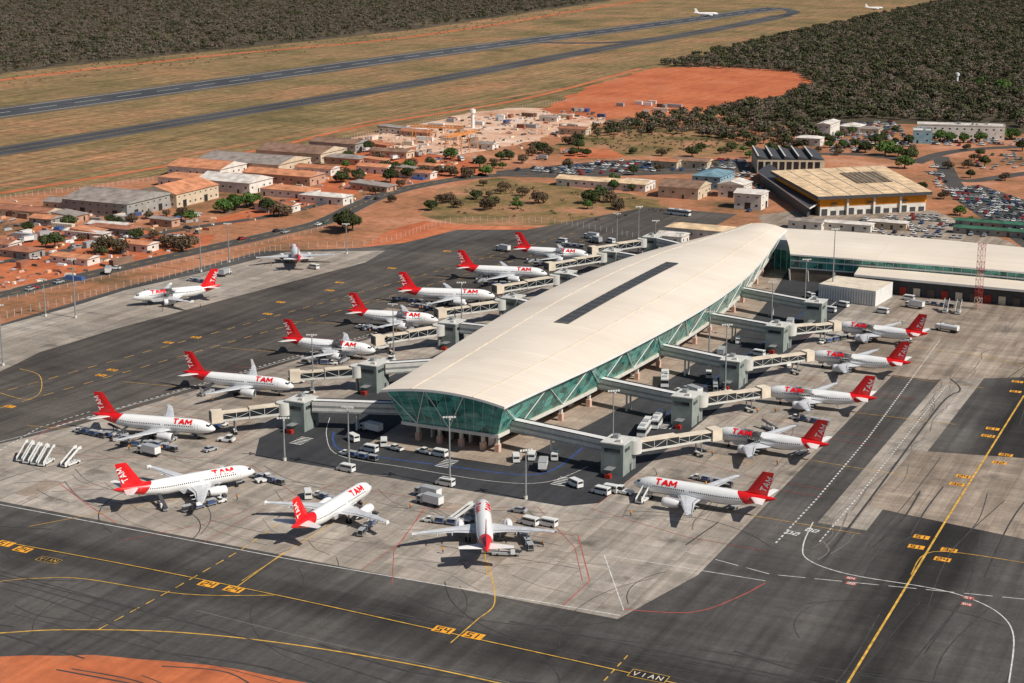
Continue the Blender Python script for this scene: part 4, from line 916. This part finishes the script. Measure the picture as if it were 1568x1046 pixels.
for p in area_scatter([(540,215),(720,180),(880,172),(930,184),(800,225),(600,240)],6)+area_scatter([(0,320),(130,312),(240,340),(330,350),(240,395),(0,440)],7)+area_scatter([(520,262),(640,240),(690,250),(560,300)],4):
    building('site_shed',p,R.uniform(6,10),R.uniform(12,24),R.uniform(2.6,3.6),UANG+R.uniform(-.1,.1),R.choice(['tile','white','orange','grey','rust','orange']),R.choice(['grey','white','pink']),R.choice(['gable','shed','gable']))
b=MB()
SC=[COL['w'],COL['s'],M['cream'],ROOFC['rust'],M['darkgrey'],ROOFC['beige'],M['interior'],M['interior'],ROOFC['brown'],ROOFC['pink'],ROOFC['grey']]
for p in area_scatter([(530,216),(720,178),(900,168),(940,182),(800,228),(600,240)],360)+area_scatter([(0,305),(330,330),(330,350),(240,395),(0,445)],280)+area_scatter([(440,262),(700,240),(700,262),(560,300),(380,340),(330,320)],160):
    b.T=frame(p,UANG+R.choice([0,1.57])+R.uniform(-.3,.3)); l,w,h=R.uniform(.8,5),R.uniform(.6,1.8),R.uniform(.3,1.2)
    b.box(0,0,h/2,l,w,h,R.choice(SC),taper=w*.1,tx=l*.08)
b.T=Matrix.Identity(4); b.obj('material_stacks')
b=MB()
for x,y,w,l in ((115,428,3,9),(90,352,4,4),(130,322,3,5),(640,275,3,8)):
    b.T=frame(S(x,y),-A); b.box(0,0,.8,l,w,1.5,COL['b'],taper=.6,tx=.5)
b.T=Matrix.Identity(4); b.obj('blue_tarpaulins')
def fence(pts,h=2.4,sp=3.0,mat='lightwall'):
    pts=smooth(px(pts),4); b=MB()
    for a,c in zip(pts,pts[1:]):
        L_=(c-a).length; n=max(1,int(L_/sp))
        for i in range(n): p=a.lerp(c,i/n); b.box(p.x,p.y,h/2,.14,.14,h,M[mat])
        for z in (.3,1.2,h-.15): b.beam(a+Vector((0,0,z)),c+Vector((0,0,z)),.03,.03,M['steel'])
    b.obj('perimeter_fence')
fence([(-200,560),(0,490),(110,463),(190,441),(330,408),(430,383),(540,378),(600,368),(690,342),(780,340),(860,344),(960,362),(1010,372)],2.6)
fence([(-200,335),(0,306),(150,288),(300,266),(420,238),(530,214),(640,192),(800,165),(880,155)])
fence([(-100,480),(0,462),(240,410),(440,366),(510,346)],1.6,4)
# ---------------------------------------------------------------- trees
def leafmat(n,c,c2,o=.3): return mk(n,c,0.7,0.25,0.9,objrand=o,col2=c2,spec=.12)
LG=leafmat('foliage_green',(0.04,0.085,0.02),(0.085,0.14,0.035)); LD_=leafmat('foliage_dark',(0.036,0.05,0.018),(0.07,0.085,0.032)); LB=leafmat('foliage_dry',(0.08,0.058,0.034),(0.14,0.098,0.06))
WL=leafmat('woodland_leaf_hazed',(0.105,0.092,0.066),(0.14,0.12,0.088),.18); WG=leafmat('woodland_leaf_green',(0.045,0.05,0.024),(0.08,0.08,0.04),.28); WB=leafmat('woodland_leaf_brown',(0.12,0.092,0.065),(0.155,0.118,0.085),.18)  # WL is greyed: distance haze is put into the leaf colour
BK=mk('bark',(0.1,0.07,0.05),.9)
def leaves(b,c,r,n,s,mat,flat=.75):
    for i in range(n):
        while True:
            v=Vector((R.uniform(-1,1),R.uniform(-1,1),R.uniform(-1,1)))
            if .25<v.length<1: break
        v=v.normalized()*(v.length**.5); p=Vector(c)+Vector((v.x*r,v.y*r,v.z*r*flat)); nn=(v+Vector((R.uniform(-.9,.9),R.uniform(-.9,.9),R.uniform(-.3,1.1)))).normalized()
        q=nn.to_track_quat('Z','Y'); k=s*R.uniform(.6,1.3); a=R.uniform(0,3.14)
        vs=[p+q@Vector((k*math.cos(a+j*2.094+R.uniform(-.3,.3)),k*math.sin(a+j*2.094),0)) for j in range(3)]
        b.add(vs,[(0,1,2)],mat)
def tree(mat,h=6.5,r=4.5,lobes=11,n=150,s=.42):
    b=MB(); b.cyl((0,0,0),(.2,.1,h*.35),.35,.22,8,BK)
    for i in range(lobes):
        a=i*2.4+R.uniform(-.4,.4); rr=r*.66*math.sqrt((i+.3)/lobes); z=h*(.78-.42*(rr/r)**1.1)+R.uniform(-.9,.5); c=(rr*math.cos(a),rr*math.sin(a),z)
        b.cyl((.2,.1,h*.3),(c[0]*.8,c[1]*.8,z-.3),.14,.05,5,BK,False); leaves(b,c,r*R.uniform(.3,.5),n,s,mat,.85)
    return b.mesh('tree')
TG=[tree(LG),tree(LG,6,4,8)]; TD=[tree(LD_,6.2,4.2),tree(LD_,7,4)]; TBR=[tree(LB,5.8,4.2,10,90),tree(LB,5.2,3.8,8,80)]
tl=[('g',360,322,1.5),('g',378,318,1.4),('g',343,326,1.2),('g',390,316,1.2),('d',85,380,1.1),('d',70,380,.9),('b',165,388,1.4),('b',185,388,1.3),('b',290,380,1.4),('b',268,380,1.2),('b',278,385,1.3),('b',255,378,1),('d',530,357,1.7),('d',540,354,1.3),('d',525,350,1.3),('d',523,280,1.2),('d',598,280,1.2),('b',428,332,1.3),('d',410,326,1.2),('b',440,330,1),('b',678,312,1.2),('b',690,310,1),('b',745,322,1.2),('b',758,316,1),('b',825,312,1.5),('b',800,300,1),('d',905,312,1.3),('d',918,308,1.3),('b',935,310,1.1),('g',900,320,.9),('b',945,320,1.1),
    ('d',565,232,1),('b',690,270,1.3),('b',715,272,1.3),('b',650,265,1.1),('b',672,268,1),('d',735,258,1.1),('d',830,235,1.3),('b',820,230,1.2),('b',840,238,1.1),('b',870,222,1.2),('d',885,220,1.2),('b',580,245,1),('b',592,262,1),('d',548,275,1),('d',510,242,1),('b',740,285,.8),('d',1060,240,1.1),('d',970,268,.9),('b',1010,262,.9),('d',1180,235,1.2),('g',1250,210,1.2),('g',1355,238,1.5),('g',1375,240,1.3),('d',1325,234,1.3),('g',1385,258,1.3),('d',1340,224,1.2),('d',1392,246,1.3),('g',1440,217,1.3),('g',1455,218,1.2),('g',1475,219,1.2),('g',1500,218,1.2),('g',1530,214,1.3),('g',1550,214,1.3),('g',1290,228,1),('d',1310,226,1.1),('d',1150,228,1),('d',1120,232,1),('g',1535,140,1.8),('g',1500,135,1.8),('d',1560,150,1.5),('b',330,250,.8),('b',575,298,.9),('b',600,310,.8),('d',660,322,.9),('b',700,318,.9),('b',1445,305,.9),('g',1470,330,.8),('g',1485,345,.7),('b',870,255,.9),('b',1090,255,.9),('b',1215,228,1),('b',630,255,1),('d',780,245,1),('b',800,250,1)]
for i in range(110): tl.append((R.choice('bbddg'),*R.choice([(R.uniform(440,760),R.uniform(240,290)),(R.uniform(560,780),R.uniform(244,275)),(R.uniform(790,1150),R.uniform(226,244)),(R.uniform(0,300),R.uniform(325,392)),(R.uniform(1410,1568),R.uniform(225,300)),(R.uniform(1200,1400),R.uniform(186,236)),(R.uniform(660,1000),R.uniform(285,325)),(R.uniform(1180,1400),R.uniform(200,240))]),R.uniform(.6,1.15)))
for k,x,y,s in tl:
    me=R.choice({'g':TG,'d':TD,'b':TBR}[k]); place('broadleaf_tree' if k!='b' else 'dry_season_tree',me,S(x,y),R.uniform(0,6),s*R.uniform(.9,1.05))
b=MB()
for p in area_scatter([(650,328),(680,292),(760,276),(870,288),(1005,308),(1020,330),(880,342)],70)+area_scatter([(885,212),(960,192),(1150,222),(960,238)],200)+area_scatter([(0,112),(640,44),(900,5),(900,20),(640,60),(0,135)],420):
    leaves(b,(p.x,p.y,.4),R.uniform(.7,1.6),14,.5,R.choice([LB,LD_,WL]),.5)
b.obj('scrub')
def crown(mat,n=104):
    b=MB(); b.cyl((0,0,-2.2),(0,0,1),.2,.12,5,BK,False)
    for i in range(4):
        a=i*1.7; leaves(b,(math.cos(a)*1.2,math.sin(a)*1.2,1.3+R.uniform(-.5,.6)),2.0,n//4,.7,mat,.7)
    return b.mesh('crown')
def woodland(poly,count,mats,hs=(.7,1.5)):
    pts=area_scatter(poly,count); k=len(mats)
    for i,mt in enumerate(mats):
        b=MB()
        for p in pts[i::k]:
            s=R.uniform(*hs)*.5; a=R.uniform(0,6.28); z=s*3.6
            b.v+= [(p.x+s*math.cos(a+j*math.pi/2)*1.414,p.y+s*math.sin(a+j*math.pi/2)*1.414,z) for j in range(4)]; q=len(b.v); b.f.append([q-4,q-3,q-2,q-1]); b.m.append(0); b.sm.append(False)
        b.mats=[mt]; o=b.obj('woodland'); o.instance_type='FACES'; o.use_instance_faces_scale=True; o.show_instancer_for_render=False; o.show_instancer_for_viewport=False
        c=bpy.data.objects.new('tree_crown',crown(mt)); scene.collection.objects.link(c); c.parent=o
woodland([(-260,138),(0,112),(150,94),(380,71),(640,43),(900,4),(1060,-22),(1060,-34),(-400,-34)],24000,[WL,WB,WG,WL],(.6,1.4))
woodland([(1010,100),(1100,78),(1250,44),(1420,8),(1500,-20),(1900,-20),(1850,200),(1568,198),(1530,188),(1400,186),(1330,180),(1250,190),(1230,232),(1140,222),(1050,205),(910,210),(900,200),(1000,182),(1060,174),(1200,150),(1245,130),(1215,110),(1050,104)],19000,[WG,WG,WL,WG,WB],(.6,1.55))
def worker():
    me=bpy.data.meshes.new('w'); V=[(0,0,.95),(0,0,1.2),(0,0,1.45),(0,0,1.55),(0,0,1.68),(.02,.2,1.42),(.05,.26,1.12),(.2,.25,.92),(.02,-.2,1.42),(-.02,-.27,1.14),(.08,-.27,.9),(.05,.1,.9),(.15,.1,.5),(.05,.11,.06),(-.05,-.1,.9),(-.05,-.1,.5),(-.18,-.1,.08),(.18,.11,.04),(-.04,-.1,.04)]
    E=[(0,1),(1,2),(2,3),(3,4),(2,5),(5,6),(6,7),(2,8),(8,9),(9,10),(0,11),(11,12),(12,13),(0,14),(14,15),(15,16),(13,17),(16,18)]
    me.from_pydata(V,E,[]); o=bpy.data.objects.new('w',me); scene.collection.objects.link(o); m=o.modifiers.new('s','SKIN')
    rad=[.15,.14,.15,.06,.11,.07,.05,.04,.07,.05,.04,.1,.075,.05,.1,.075,.05,.045,.045]
    for i,r in enumerate(rad): me.skin_vertices[0].data[i].radius=(r,r)
    me.skin_vertices[0].data[0].use_root=True; o.modifiers.new('u','SUBSURF').levels=1
    dg=bpy.context.evaluated_depsgraph_get(); m2=bpy.data.meshes.new_from_object(o.evaluated_get(dg)); bpy.data.objects.remove(o)
    hv=mk('hi_vis',(.7,.25,.02),.8); tr=mk('trousers',(.03,.04,.08),.8); sk=mk('skin',(.25,.13,.08),.6); m2.materials.clear()
    for x in (hv,tr,sk): m2.materials.append(x)
    for p in m2.polygons: z=p.center.z; p.material_index=1 if z<.95 and abs(p.center.y)<.2 else (2 if z>1.52 or z<.95 else 0)
    return m2
try:
    WK=worker()
    for (c,rot,l) in planes:
        d=Vector((math.cos(rot),math.sin(rot),0)); n=Vector((-d.y,d.x,0))
        for k in range(3): place('ground_worker',WK,c+d*R.uniform(-8,19)+n*R.choice([-1,1])*R.uniform(8.5,15)+Vector((0,0,VZ)),R.uniform(0,6))
except Exception as e: print('worker',e)
# ---------------------------------------------------------------- light & camera
w=bpy.data.worlds.new('World'); scene.world=w; w.use_nodes=True; nt=w.node_tree; bg=nt.nodes['Background']
sky=nt.nodes.new('ShaderNodeTexSky'); sky.sky_type='NISHITA'; sky.sun_disc=False
ts=Vector((.7,-.42,0)).normalized(); el=math.radians(44); ts=Vector((ts.x*math.cos(el),ts.y*math.cos(el),math.sin(el)))
sky.sun_elevation=el; sky.sun_rotation=math.atan2(ts.x,ts.y); nt.links.new(sky.outputs[0],bg.inputs[0]); bg.inputs[1].default_value=.06
ld=bpy.data.lights.new('sun','SUN'); ld.energy=5.0; ld.angle=math.radians(.5); ld.color=(1,.94,.85); lo=bpy.data.objects.new('sun',ld); scene.collection.objects.link(lo); lo.rotation_euler=(-ts).to_track_quat('-Z','Y').to_euler()
cd=bpy.data.cameras.new('camera'); cam=bpy.data.objects.new('camera',cd); scene.collection.objects.link(cam); cam.location=(0,0,H); cam.rotation_euler=(math.pi/2-TH,0,0)
cd.sensor_width=36; cd.lens=36*F/1568; cd.clip_start=1; cd.clip_end=40000; scene.camera=cam
scene.view_settings.view_transform='Standard'; scene.view_settings.look='None'; scene.view_settings.exposure=0
